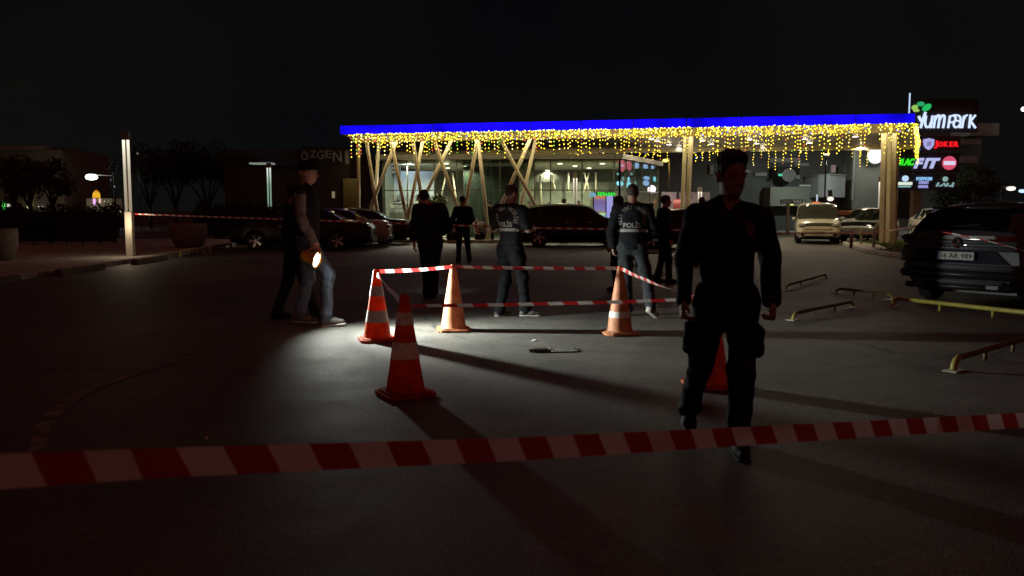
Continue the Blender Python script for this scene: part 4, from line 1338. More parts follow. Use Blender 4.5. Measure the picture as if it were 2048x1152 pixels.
# pale house at far left
hs = thing('pale_house', 'dim pale house front behind trees at the far left edge', 'building', (at_y(60, 450, 70).x, 70, 0))
M_HW = mat('house_wall', (.17, .16, .135), .85, var=.15, scale=.6)
a = at_y(-40, 450, 70); b = at_y(127, 350, 70)
MB().bbox((a.x, 70, 0), (b.x, 78, 6.2)).build('wall', M_HW, hs, world=True)
MB().bbox((a.x - .2, 69.6, 6.2), (b.x - 1.2, 78.4, 6.5)).build('roof', mat('house_roof', (.2, .18, .16), .8), hs, world=True)
for (u0, v0, u1, v1) in ((8, 392, 20, 410), (30, 345, 42, 362), (62, 345, 74, 362), (92, 345, 104, 362)):
    w = px_box(u0, v0, u1, v1, 69.9, .09, 'window', mat('house_window', (.02, .02, .025), .1), hs)
for (u0, v0, u1, v1, c, nm) in ((4, 405, 9, 419, (.10, .85, .12), 'green'), (14, 408, 18, 416, (.6, .55, .5), 'grey'), (22, 413, 26, 418, (.9, .85, .5), 'cream'), (54, 405, 59, 417, (1, .95, .35), 'yellow'), (76, 412, 84, 414, (.6, .6, .55), 'white')):
    px_box(u0, v0, u1, v1, 69.7, .12, 'shop_light', emit_mat('house_light_' + nm, c, 1.0), hs)
lamp('house_lamp', 'POINT', at_y(120, 372, 67), 22, (1, .9, .65), .3, hs)
lamp('house_lamp', 'POINT', at_y(56, 400, 67.5), 10, (1, .9, .5), .3, hs)
h2 = thing('grey_annex', 'low grey wall block between the pale house and the lit dome', 'building', (at_y(148, 450, 74).x, 74, 0))
px_box(133, 396, 160, 455, 74, 4, 'wall', M_HW, h2)
px_box(132, 393.5, 161, 396, 73.8, 4.2, 'coping', mat('house_roof', (.2, .18, .16), .8), h2)
kd = thing('domed_kiosk', 'small kiosk with a glowing golden dome below the bright street lamp', 'kiosk', (at_y(193, 450, 66).x, 66, 0))
c = at_y(193, 396, 66)
MB().lathe([(.28, 0), (.28, .15), (.25, .35), (.15, .52), (.03, .62)], 16, c).build('dome', grad_emit('dome_gold', [(0, (.75, .38, .02)), (.5, (.85, .48, .03)), (1, (.45, .14, .01))], 1.0), kd, True, True)
px_box(186.5, 397, 189.5, 410, 65.9, .1, 'light_tube', emit_mat('tube_violet', (.85, .45, .95), 1.2), kd)
px_box(198, 397, 200, 406, 65.9, .1, 'light_tube', emit_mat('tube_peach', (.9, .6, .5), 1.0), kd)
px_box(174, 397, 226, 430, 66.0, 1.5, 'wall', mat('kiosk_wall', (.42, .36, .24), .7, emit=(.5, .4, .25), es=.05), kd)
for (u, v, w, col) in ((209, 403, 2, (.7, .7, .4)), (222, 408, 2.5, (.6, .8, .5)), (240, 421, 7, (.32, .40, .22)), (229, 373, 2, (.5, .5, .6)), (275, 307, 4, (.16, .12, .10)), (140, 434, 3.5, (.55, .60, .58)), (221, 359, 1.5, (.4, .5, .6))):
    c = at_y(u, v, 55)
    t = thing('distant_light', {209: 'tiny cream light right of the golden dome', 222: 'tiny greenish light at the right end of the kiosk wall', 240: 'blurred green light against the column lamp\'s left side', 229: 'small upright grey light above the kiosk', 275: 'faint brownish light just right of the column lamp top', 140: 'small pale light below the grey annex', 221: 'faint speck of light right of the bright street lamp'}[u], 'light', c, 0, 'far-off lights')
    s = w / 1700 * 55 / 2
    MB().lathe([(.3 * s, -s), (.9 * s, -.5 * s), (s, 0), (.9 * s, .5 * s), (.3 * s, s)], 10).build('bulb', emit_mat('far_%d' % u, col, 1.0, 'NONE'), t, True)
    MB().tube([(0, .1, -c.z), (0, .1, .05)], .03, 6).build('pole', M_STEEL, t)
# ================================================================== VEHICLES
def interp(x, tab):
    xs = [t[0] for t in tab]; ys = [t[1] for t in tab]
    return float(np.interp(x, xs, ys))
def smooth_interp(x, tab):
    """monotone cubic through the table"""
    xs = np.array([t[0] for t in tab]); ys = np.array([t[1] for t in tab])
    i = int(np.clip(np.searchsorted(xs, x) - 1, 0, len(xs) - 2))
    h = xs[1:] - xs[:-1]; d = (ys[1:] - ys[:-1]) / h
    m = np.zeros(len(xs)); m[0] = d[0]; m[-1] = d[-1]
    for k in range(1, len(xs) - 1):
        m[k] = 0 if d[k - 1] * d[k] <= 0 else 2 * d[k - 1] * d[k] / (d[k - 1] + d[k])
    t = (x - xs[i]) / h[i]
    return float((2 * t ** 3 - 3 * t * t + 1) * ys[i] + (t ** 3 - 2 * t * t + t) * h[i] * m[i] + (-2 * t ** 3 + 3 * t * t) * ys[i + 1] + (t ** 3 - t * t) * h[i] * m[i + 1])

M_CARGLASS = mat('car_glass', (.004, .005, .006), .05, spec=.35, var=.1)
M_TYRE = mat('tyre_rubber', (.012, .012, .012), .85, var=.2)
M_RIMM = mat('alloy_rim', (.55, .55, .56), .3, metal=.9, var=.08)
M_LENS = mat('headlamp_lens', (.45, .46, .48), .12, metal=.3)
M_TAIL = mat('tail_lamp_red', (.06, .004, .004), .25, spec=.3)
M_PLATE = mat('plate_white', (.30, .30, .30), .5, var=.04)
M_CHROME = mat('chrome', (.62, .63, .65), .15, metal=1.0, var=.03)

WHEEL_CACHE = {}
def wheel(t, x, y, r, w, side, spokes=5):
    key = (round(r, 3), round(w, 3), spokes)
    if key not in WHEEL_CACHE:
        ty = MB(); ri = MB()
        prof = [(r * .66, -w / 2), (r * .93, -w / 2), (r, -w * .32), (r, w * .32), (r * .93, w / 2), (r * .66, w / 2)]
        ty.lathe(prof, 28, capb=False, capt=False)
        ri.lathe([(r * .60, w * .30), (r * .67, w * .50), (r * .69, w * .48)], 28, capb=False, capt=False)
        ri.lathe([(r * .665, -w * .4), (r * .665, w * .4)], 28, capb=False, capt=False)
        ri.lathe([(.01, w * .38), (r * .13, w * .37), (r * .15, w * .25)], 16, capb=False, capt=False)
        for k in range(spokes):
            a = 2 * PI * k / spokes
            rot = Matrix.Rotation(a, 3, 'Z')
            ri.slab([rot @ Vector(p) for p in ((-r * .07, r * .1, w * .26), (r * .07, r * .1, w * .26), (r * .13, r * .65, w * .38), (-r * .13, r * .65, w * .38))], .02)
        hb = MB(); hb.lathe([(r * .64, 0), (r * .64, w * .1)], 24)
        WHEEL_CACHE[key] = (ty.mesh('tyre', True), ri.mesh('rim'), hb.mesh('hub'))
    ty, ri, hb = WHEEL_CACHE[key]
    wt = ob('wheel', hb, M_BLACK, t)
    wt.location = (x, y, r); wt.rotation_euler = (0, side * PI / 2, 0)
    ob('tyre', ty, M_TYRE, wt); ob('rim', ri, M_RIMM, wt)
    return wt

def car(name, label, loc, rotz, paint, L, W, H, top, belt, wb, r=.33, fo=.9, cat='car', group='parked cars', roof_w=.62, pillars=(), bottom=.20, win_top=.08, front_lights=True, glass_side=True, plate=None, spokes=5, rear_detail=True):
    """body lofted along its length; local +Y is forward. top / belt: tables of (fraction from rear, height)"""
    t = thing(name, label, cat, loc, rotz, group)
    ny = 84; hw = W / 2
    SEG = 5
    rows = []
    fy = L / 2 - fo; ry = fy - wb
    def wid(f):
        e = min(f, 1 - f)
        k = max(0, 1 - e / .16)
        return hw * (1 - .16 * k ** 2.4)
    ys = [-L / 2 + L * (i / (ny - 1)) for i in range(ny)]
    for y in ys:
        f = (y + L / 2) / L
        zt = smooth_interp(f, top) if True else interp(f, top)
        zb_ = interp(f, belt)
        zb_ = min(zb_, zt - .015)
        e = min(f, 1 - f)
        zbot = bottom + max(0, .10 * (1 - e / .10))
        w = wid(f)
        cab = max(0, zt - zb_ - .04)
        wt = max(w * .90 - cab / (H * .36) * (w * .90 - roof_w * w / hw * hw / hw * 1.0 if False else w * .90 - roof_w), .2)
        wt = min(wt, w * .93)
        key = [(0.02, zbot), (w * .86, zbot), (w * .985, zbot + .14), (w, zbot + (zb_ - zbot) * .48), (w * .975, zbot + (zb_ - zbot) * .86), (w * .945, zb_), (wt, zt - min(.06, cab * .25 + .012)), (wt * .80, zt - .006), (0.0, zt + .012)]
        rows.append(key)
    nk = len(rows[0])
    def idx(i, j): return i * nk + j
    verts = []
    for side in (1,):
        for i, y in enumerate(ys):
            for (x, z) in rows[i]:
                verts.append((x, y, z))
    # refine cross direction: subdivide every segment into 3 with straight interpolation except the flanks
    body_f, win, shield = [], {}, {'front': [], 'rear': []}
    P = np.array(verts).reshape(ny, nk, 3)
    fine = []
    segid = []
    for j in range(nk - 1):
        n = {1: 2, 2: 3, 3: 4, 4: 2, 5: 4, 6: 2, 7: 3}.get(j, 1)
        for q in range(n):
            tt = q / n
            a0 = P[:, max(j - 1, 0)]; a1 = P[:, j]; a2 = P[:, j + 1]; a3 = P[:, min(j + 2, nk - 1)]
            if j in (2, 3, 7):
                v = .5 * (2 * a1 + (a2 - a0) * tt + (2 * a0 - 5 * a1 + 4 * a2 - a3) * tt ** 2 + (3 * a1 - a0 - 3 * a2 + a3) * tt ** 3)
                v[:, 1] = P[:, j, 1]
                if j == 7: v = a1 + (a2 - a1) * tt; v[:, 2] += .012 * math.sin(PI * tt * .5)
            else:
                v = a1 + (a2 - a1) * tt
            fine.append(v); segid.append(j)
    fine.append(P[:, -1]); 
    Q = np.stack(fine, 1)                      # ny x m x 3
    m = Q.shape[1]
    # wheel arches: pull the flank to the circle
    ra = r * 1.16
    arch = [(ry, r), (fy, r)]
    cell = L / ny
    for (cy, cz) in arch:
        for i in range(ny):
            for j in range(m):
                x, y, z = Q[i, j]
                if segid[min(j, m - 2)] > 4 or x < hw * .5: continue
                dd = math.hypot(y - cy, z - cz)
                if abs(dd - ra) < cell * .62 and dd > 0 and z > bottom + .02:
                    Q[i, j, 1] = cy + (y - cy) * ra / dd; Q[i, j, 2] = cz + (z - cz) * ra / dd
    def dead(i, j):
        c = (Q[i, j] + Q[i + 1, j] + Q[i, j + 1] + Q[i + 1, j + 1]) / 4
        if segid[j] > 4 or c[0] < hw * .5: return False
        return any(math.hypot(c[1] - cy, c[2] - cz) < ra for (cy, cz) in arch)
    parts = {'body': MB()}
    def put(pn, quad):
        mb = parts.setdefault(pn, MB())
        mb.add(quad, [(0, 1, 2, 3)])
        if 'side' in pn: mb = parts.setdefault(pn + '_m', MB())
        mb.add([(-p[0], p[1], p[2]) for p in quad], [(3, 2, 1, 0)])
    for i in range(ny - 1):
        f = (ys[i] + cell / 2 + L / 2) / L
        zt0 = smooth_interp(f, top); zb0 = interp(f, belt)
        slope = (rows[i + 1][-1][1] - rows[i][-1][1]) / cell
        for j in range(m - 1):
            if dead(i, j): continue
            quad = [tuple(Q[i, j]), tuple(Q[i + 1, j]), tuple(Q[i + 1, j + 1]), tuple(Q[i, j + 1])]
            pn = 'body'
            sj = segid[j]
            sub = sum(1 for q in range(j) if segid[q] == sj)
            if sj == 5 and zt0 - zb0 > .17 and glass_side and sub < 4:
                k = None
                for pi, (p0, p1) in enumerate(pillars):
                    if p0 < f < p1: k = 'side_window%d' % pi
                if k and sub >= 0: pn = k
            if sj in (6, 7) and abs(slope) > .28 and zt0 - zb0 > win_top and zt0 < H - .005:
                pn = 'windscreen' if slope < 0 else 'rear_window'
            put(pn, quad)
    # close both ends
    for i, s in ((0, 1), (ny - 1, -1)):
        ring = [tuple(Q[i, j]) for j in range(m)] + [(-Q[i, j][0], Q[i, j][1], Q[i, j][2]) for j in range(m - 1, -1, -1)]
        c = np.mean(np.array(ring), 0)
        yy = c[1] - s * .05
        inner = [(c[0] + (p[0] - c[0]) * .88, p[1] - s * .04, c[2] + (p[2] - c[2]) * .86) for p in ring]
        n = len(ring)
        mb = parts['body']
        fs = [((k + 1) % n, k, n + k, n + (k + 1) % n) if s > 0 else (k, (k + 1) % n, n + (k + 1) % n, n + k) for k in range(n)]
        fs.append(tuple(range(n, 2 * n)) if s < 0 else tuple(range(2 * n - 1, n - 1, -1)))
        mb.add(ring + inner, fs)
    for pn, mb in parts.items():
        if pn == 'body': o = mb.build('body', paint, t)
        else: o = mb.build('window' if 'side' in pn else pn, M_CARGLASS, t)
        bm = bmesh.new(); bm.from_mesh(o.data)
        bmesh.ops.remove_doubles(bm, verts=list(bm.verts), dist=.0008)
        bmesh.ops.recalc_face_normals(bm, faces=list(bm.faces))
        bm.to_mesh(o.data); bm.free()
        autosmooth(o, 38)
    # wheel wells, wheels, arch trims
    for (cy, cz) in arch:
        for s in (-1, 1):
            mb = MB(); n = 18
            ring = [(cy + ra * math.cos(PI * k / n), cz + ra * math.sin(PI * k / n)) for k in range(n + 1)] + [(cy - ra, bottom), (cy + ra, bottom)]
            x1, x0 = s * hw * .955, s * hw * .52
            k2 = len(ring)
            mb.add([(x1, a, b) for a, b in ring] + [(x0, a, b) for a, b in ring], [(q, (q + 1) % k2, k2 + (q + 1) % k2, k2 + q) for q in range(k2)] + [tuple(range(2 * k2 - 1, k2 - 1, -1))])
            mb.build('wheel_well', M_BLACK, t)
            tr = MB(); tr.tube([(s * hw * .975, cy + (ra + .005) * math.cos(PI * k / n), cz + (ra + .005) * math.sin(PI * k / n)) for k in range(-2, n + 3)], .018, 6)
            tr.build('arch_trim', M_BLACK, t, True)
            wheel(t, s * (hw * .985 - .11), cy, r, .21, s, spokes)
    MB().bbox((-hw * .80, -L / 2 + .2, bottom - .03), (hw * .80, L / 2 - .2, bottom + .02)).build('underbody', M_BLACK, t)
    # mirrors, handles, lamps
    mf = interp(.5, [(0, 0), (1, 1)])
    ym = fy - .35 if wb > 2 else fy
    for s in (-1, 1):
        zb0 = interp((fy - .55 + L / 2) / L, belt)
        MB().chamfer((s * (hw + .06), fy - .50, zb0 + .09), (.19, .10, .13), .03).build('mirror', paint, t, True)
        for yy in (-.05 * L, .13 * L):
            MB().chamfer((s * hw * .975, yy, interp((yy + L / 2) / L, belt) - .10), (.03, .17, .03), .01).build('door_handle', M_CHROME if rear_detail else paint, t)
    zf = interp(.96, belt); zr = interp(.03, belt)
    wf = wid(.985)
    for s in (-1, 1):
        if front_lights:
            MB().chamfer((s * wf * .76, L / 2 - .06, zf - .16), (.34, .18, .13), .05).build('headlight', M_LENS, t, True)
        MB().chamfer((s * wf * .80, -L / 2 + .06, zr - .12), (.30, .18, .14), .04).build('taillight', M_TAIL, t, True)
    MB().chamfer((0, L / 2 - .01, zf - .24), (wf * .95, .08, .14), .02).build('grille', M_BLACK, t)
    MB().chamfer((0, L / 2 - .03, .36), (wf * 1.55, .12, .16), .03).build('bumper', M_BLACK, t)
    if rear_detail:
        MB().chamfer((0, -L / 2 + .0, .36), (wf * 1.6, .12, .18), .03).build('bumper', M_BLACK, t)
        MB().chamfer((0, -L / 2 - .02, zr - .20), (.52, .02, .11), .004).build('number_plate', M_PLATE, t)
    MB().chamfer((0, L / 2 + .035, .46), (.52, .02, .11), .004).build('number_plate', M_PLATE, t)
    return t

P_BLACK = mat('paint_black', (.005, .005, .007), .30, var=.05, spec=.3, coat=.25)
P_SILVER = mat('paint_silver', (.30, .27, .28), .30, metal=.5, var=.05, coat=1.0)
P_WHITE = mat('paint_white', (.74, .70, .58), .32, var=.04, coat=.8)
P_GREY = mat('paint_blue_grey', (.040, .045, .056), .55, metal=.2, var=.08, coat=.15)
P_PALE = mat('paint_pale', (.26, .255, .24), .38, var=.06, coat=.5)

SED_TOP = [(0, .78), (.02, .92), (.05, 1.0), (.17, 1.04), (.23, 1.16), (.30, 1.34), (.36, 1.42), (.46, 1.46), (.56, 1.45), (.63, 1.38), (.72, 1.10), (.78, 1.0), (.90, .90), (.97, .78), (1, .62)]
SED_BELT = [(0, .78), (.05, .96), (.17, .97), (.5, .92), (.75, .93), (.9, .86), (1, .60)]
SED_P = ((.27, .445), (.465, .66))
SUV_TOP = [(0, .95), (.03, 1.12), (.08, 1.30), (.14, 1.50), (.22, 1.58), (.40, 1.62), (.55, 1.60), (.62, 1.54), (.74, 1.18), (.78, 1.11), (.90, 1.04), (.97, .92), (1, .74)]
SUV_BELT = [(0, .92), (.1, 1.06), (.5, 1.02), (.75, 1.04), (.9, .98), (1, .72)]
SUV_P = ((.10, .22), (.245, .435), (.455, .68))

# three cars side by side at the left, rears to the right (they face left)
car('parked_car', 'black sedan with five-spoke wheels nearest the lantern man', (-7.35, 30.2, 0), PI / 2 + .04, P_BLACK, 4.85, 1.84, 1.46, SED_TOP, SED_BELT, 2.80, .335, .92, pillars=SED_P, roof_w=.60)
car('parked_car', 'silver sedan parked between two black cars at the left', (-6.95, 32.6, 0), PI / 2 + .05, P_SILVER, 4.6, 1.80, 1.46, SED_TOP, SED_BELT, 2.65, .32, .90, pillars=SED_P, roof_w=.60)
car('parked_car', 'black sedan parked farthest, beside the slanted columns', (-6.45, 34.9, 0), PI / 2 + .05, P_BLACK, 4.6, 1.80, 1.48, SED_TOP, SED_BELT, 2.65, .32, .90, pillars=SED_P, roof_w=.60)
# black SUV in the middle facing right
car('parked_car', 'large black SUV facing right behind the two police officers', (2.35, 33.0, 0), -PI / 2 - .03, P_BLACK, 4.65, 1.86, 1.63, SUV_TOP, SUV_BELT, 2.72, .36, .92, pillars=SUV_P, roof_w=.64)
# lit tail lamp of the SUV throws red on the asphalt
tl = at_y(992, 470, 32.6)
suv = bpy.data.objects['parked_car.003']
lamp('tail_lamp_light', 'POINT', (-.35, 32.2, .62), 3.0, (1, .05, .10), .08)
bpy.data.objects['tail_lamp_light'].parent = suv
bpy.data.objects['tail_lamp_light'].matrix_parent_inverse = (Matrix.Translation(suv.location) @ suv.rotation_euler.to_matrix().to_4x4()).inverted()
for ch in suv.children:
    if ch.name.startswith('taillight'):
        ch.data.materials[0] = emit_mat('tail_lit', (1, .04, .06), 1.2)
car('parked_car', 'dark car with blue lit windscreen behind the man facing right', (6.6, 30.8, 0), -PI / 2 - .5, P_BLACK, 4.5, 1.80, 1.46, SED_TOP, SED_BELT, 2.62, .32, .90, pillars=SED_P, roof_w=.60)
car('parked_car', 'pale silver car parked right of the white van', (16.2, 38.6, 0), PI * .80, P_PALE, 4.4, 1.78, 1.46, SED_TOP, SED_BELT, 2.6, .32, .88, pillars=SED_P, roof_w=.60)
car('parked_car', 'white car behind the right canopy columns', (20.2, 40.5, 0), PI * .93, P_WHITE, 4.4, 1.78, 1.50, SED_TOP, SED_BELT, 2.6, .32, .88, pillars=SED_P, roof_w=.60)

# white delivery van facing the camera
VAN_TOP = [(0, .95), (.012, 1.45), (.04, 1.60), (.12, 1.66), (.5, 1.68), (.66, 1.64), (.71, 1.58), (.84, 1.02), (.87, .98), (.95, .86), (.985, .74), (1, .58)]
VAN_BELT = [(0, .9), (.5, .92), (.84, .94), (.95, .80), (1, .55)]
vx = at_y(1638, 480, 35.0)
van = car('delivery_van', 'small white van with painted-in windscreen reflections facing the camera', (vx.x + .45, 36.6, 0), PI - .30, P_WHITE, 4.25, 1.74, 1.68, VAN_TOP, VAN_BELT, 2.65, .31, .86, 'van', None, .74, ((.60, .80),), .22, front_lights=False, rear_detail=False)
for s in (-1, 1):
    MB().chamfer((s * .64, 2.03, .76), (.30, .16, .17), .05).build('headlight', M_LENS, van, True)
    MB().lathe([(.07, 0), (.07, .05)], 16).build('fog_lamp', M_BLACK, van).matrix_local = Matrix.Translation((s * .62, 2.13, .40)) @ Matrix.Rotation(-PI / 2, 4, 'X')
MB().chamfer((0, 2.10, .60), (1.1, .06, .06), .02).build('grille_bar', M_BLACK, van)
for x in (-.25, .35):
    MB().tube([(x - .25, 1.52, 1.02), (x + .28, 1.46, 1.10)], .012, 5).build('wiper', M_BLACK, van)
for ch in van.children:
    if ch.name.startswith('windscreen'): ch.data.materials[0] = mat('van_glass_reflection', (.055, .06, .05), .10, spec=.8, var=.15, scale=2)  # paler glass colour stands in for reflected light
# thin white scooter and clutter by the pavilion doors
sc = thing('motor_scooter', 'small pale red scooter parked beside the pavilion door', 'scooter', (-1.95, 36.2, 0), 0.2)
M_SCP = mat('scooter_paint', (.35, .16, .15), .35, coat=.6)
for y, nm in ((-.6, 'rear'), (.6, 'front')):
    w_ = MB(); w_.lathe([(.15, -.05), (.22, -.05), (.25, 0), (.22, .05), (.15, .05)], 20, capb=False, capt=False); w_.lathe([(.02, -.03), (.15, -.02), (.15, .02), (.02, .03)], 16)
    o = w_.build('wheel', M_TYRE, sc, True); o.matrix_local = Matrix.Translation((y, 0, .25)) @ Matrix.Rotation(PI / 2, 4, 'X')
MB().chamfer((-.45, 0, .52), (.75, .30, .34), .1).build('rear_cowl', M_SCP, sc, True)
MB().chamfer((-.4, 0, .76), (.7, .26, .12), .05).build('seat', M_BLACK, sc, True)
MB().chamfer((.05, 0, .30), (.55, .3, .08), .03).build('footboard', M_BLACK, sc, True)
MB().chamfer((.42, 0, .62), (.12, .38, .62), .05, Matrix.Rotation(-.25, 3, 'Y')).build('leg_shield', M_SCP, sc, True)
MB().tube([(.6, 0, .25), (.42, 0, .95)], .03, 8).build('fork', M_CHROME, sc)
MB().tube([(.36, -.32, 1.02), (.44, 0, .97), (.36, .32, 1.02)], .016, 8).build('handlebar', M_BLACK, sc)
MB().chamfer((.47, 0, .92), (.1, .2, .14), .04).build('headlight', M_LENS, sc, True)

# ------------------------------------------------------------------ the grey SUV at the right, seen from behind
SUVR_TOP = [(0, 1.08), (.015, 1.13), (.05, 1.23), (.12, 1.42), (.17, 1.48), (.28, 1.53), (.45, 1.55), (.55, 1.53), (.62, 1.46), (.73, 1.14), (.78, 1.06), (.90, .99), (.97, .90), (1, .72)]
SUVR_BELT = [(0, 1.06), (.1, 1.05), (.5, .98), (.75, .99), (.9, .94), (1, .70)]
phi = R(51)
hd = Vector((math.sin(phi), math.cos(phi), 0))
rc = Vector((6.55, 12.45, 0))
sv = car('grey_suv', 'blue-grey SUV seen from behind at the right edge, number plate showing', rc + hd * 2.25, -phi, P_GREY, 4.5, 1.84, 1.55, SUVR_TOP, SUVR_BELT, 2.68, .35, .88, 'car', None, .66, ((.11, .24), (.26, .45), (.47, .68)), .24, rear_detail=False)
yb = -2.25
M_DARKTRIM = mat('dark_trim', (.014, .014, .016), .45)
M_SILTRIM = mat('silver_trim', (.085, .092, .105), .55, metal=.2, var=.05)
for ch in list(sv.children):
    if ch.name.startswith('taillight'):
        bpy.data.objects.remove(ch)
for s in (-1, 1):
    MB().chamfer((s * .62, yb - .035, 1.02), (.44, .10, .07), .03).build('taillight', M_TAIL, sv, True)
    MB().chamfer((s * .80, yb + .06, 1.01), (.10, .22, .10), .03).build('taillight', M_TAIL, sv, True)
    MB().chamfer((s * .60, yb - .075, .50), (.16, .03, .05), .01).build('reflector', mat('reflector_red', (.35, .03, .02), .2), sv)
    MB().chamfer((s * .52, yb - .09, .33), (.18, .06, .05), .015).build('exhaust_tip', M_SILTRIM, sv)
# tailgate: upper band, panel, recess, lower trim, bumper
MB().chamfer((0, yb - .045, 1.035), (1.05, .07, .05), .02).build('light_bar', M_DARKTRIM, sv)
MB().chamfer((0, yb - .045, .965), (1.62, .05, .075), .02).build('tailgate_band', M_SILTRIM, sv, True)
MB().chamfer((0, yb - .045, .875), (1.60, .05, .075), .02).build('tailgate_band', M_SILTRIM, sv, True)
rec = [(-.52, .845), (.52, .845), (.70, .655), (-.70, .655)]
MB().slab([Vector((x, yb - .062, z)) for (x, z) in rec], .03).build('plate_recess', mat('recess_paint', (.012, .014, .024), .75, spec=.1), sv)
for s in (-1, 1):
    MB().slab([Vector((s * x, yb - .052, z)) for (x, z) in ((.56, .835), (.82, .835), (.84, .655), (.75, .655))][::s], .035).build('tailgate_panel', P_GREY, sv)
MB().chamfer((0, yb - .075, .60), (1.56, .07, .085), .025).build('bumper_trim', M_SILTRIM, sv, True)
MB().chamfer((0, yb - .035, .49), (1.66, .12, .13), .03).build('bumper', M_DARKTRIM, sv, True)
MB().chamfer((0, yb - .055, .385), (1.30, .10, .06), .02).build('skid_plate', M_SILTRIM, sv, True)
MB().chamfer((0, yb - .02, .31), (1.50, .12, .09), .02).build('valance', M_DARKTRIM, sv, True)
pl = MB().chamfer((0, yb - .115, .765), (.52, .015, .115), .004).build('number_plate', M_PLATE, sv)
pl['label'] = 'white number plate with black characters'
me = fit_text(text_mesh('16 AR 989', depth=.004, bold=.015, space=1.05), .44, .075)
stand_text(me, (.015, yb - .126, .765))
ob('plate_lettering', me, mat('plate_ink', (.01, .01, .01), .6, var=.0), pl)
MB().box((-.245, yb - .1245, .765), (.026, .004, .10)).build('plate_band', mat('plate_blue', (.02, .05, .3), .5), pl)
# diamond emblem
dm = MB()
for (x0, z0, x1, z1) in ((0, .075, .05, 0), (.05, 0, 0, -.075), (0, -.075, -.05, 0), (-.05, 0, 0, .075)):
    dm.tube([(x0, yb - .105, .955 + z0), (x1, yb - .105, .955 + z1)], .013, 6)
dm.build('emblem', M_CHROME, sv)
for k in range(7):
    MB().box((-.2 + k * .066, yb - .072, .885), (.022, .004, .020)).build('badge_mark', M_SILTRIM, sv)
MB().chamfer((0, yb + .34, 1.46), (1.05, .22, .035), .012).build('roof_spoiler', P_GREY, sv, True)
MB().tube([(-.28, yb + .06, 1.17), (.22, yb + .13, 1.22)], .012, 6).build('rear_wiper', M_BLACK, sv)
for s in (-1, 1):
    MB().tube([(s * .58, -.9, 1.545), (s * .60, -.5, 1.59), (s * .60, .35, 1.59), (s * .58, .7, 1.545)], .016, 6).build('roof_rail', M_SILTRIM, sv)

# ================================================================== CONES AND TAPE
M_OR = mat('cone_orange', (.62, .085, .018), .5, var=.3, scale=9, bump=.1, transl=.25)
M_ORF = mat('cone_faded', (.50, .20, .095), .6, var=.3, scale=9, bump=.12, transl=.15)
M_RED = mat('cone_red', (.70, .085, .018), .5, var=.3, scale=9, bump=.1, transl=.78)
M_BAND = mat('cone_band', (.62, .62, .60), .45, var=.14, scale=12)
M_BANDF = mat('cone_band_dirty', (.72, .70, .66), .6, var=.25, scale=12, transl=.7)
CH = .79
def cone_r(z):
    return interp(z, [(.03, .150), (.10, .142), (.74, .040), (.79, .034)])
def traffic_cone(label, p, m, bands, mband, rz=0.0, h=CH):
    t = thing('traffic_cone', label, 'traffic cone', (p.x, p.y, 0), rz, 'orange traffic cones')
    body = MB()
    edges = [.055] + [q for bd in bands for q in bd] + [.74]
    for i in range(0, len(edges), 2):
        pr_ = [(cone_r(z), z) for z in np.linspace(edges[i], edges[i + 1], 6)]
        if i == 0: pr_ = [(cone_r(.03) + .012, .034)] + pr_
        last = i + 2 >= len(edges)
        if last: pr_ += [(.039, .755), (.034, .775), (.026, .788), (.012, .792)]
        body.lathe(pr_, 32, capb=False, capt=last)
    o = body.build('body', m, t, True)
    bs = MB()
    pts = []
    w = .20; c = .055
    poly = [(-w, -w + c), (-w + c, -w), (w - c, -w), (w, -w + c), (w, w - c), (w - c, w), (-w + c, w), (-w, w - c)]
    bs.prism(poly, .006, .030); 
    q = [(x * .86, y * .86) for (x, y) in poly]
    bs.prism(q, .0302, .042)
    for (x, y) in ((-w + .05, -w + .05), (w - .05, -w + .05), (w - .05, w - .05), (-w + .05, w - .05)):
        bs.chamfer((x, y, .010), (.06, .06, .020), .004)
    autosmooth(bs.build('base', m, t), 30)
    for (z0, z1) in bands:
        b = MB(); b.lathe([(cone_r(z) + .003, z) for z in np.linspace(z0 - .004, z1 + .004, 5)], 32, capb=False, capt=False)
        b.build('reflective_band', mband, t, True)
    return t
CP = {'left': at_z(755, 681), 'back': at_z(907, 661), 'right': at_z(1239, 668), 'front': at_z(811, 790), 'hid': at_z(1420, 772)}
traffic_cone('orange and white cone standing closest to the lantern man', CP['left'], M_OR, [(.215, .335), (.50, .60)], M_BAND, .3)
traffic_cone('faded beige orange cone without white bands at the back', CP['back'], M_ORF, [], M_BANDF, .1)
traffic_cone('faded cone with one white band at the right of the drain', CP['right'], M_ORF, [(.205, .265)], M_BAND, .2)
traffic_cone('nearest big orange and white cone in the foreground', CP['front'], M_RED, [(.30, .42), (.56, .65)], M_BANDF, .5)
traffic_cone('red cone half hidden behind the front man\'s legs', CP['hid'], M_OR, [(.52, .60)], M_BANDF, .1)

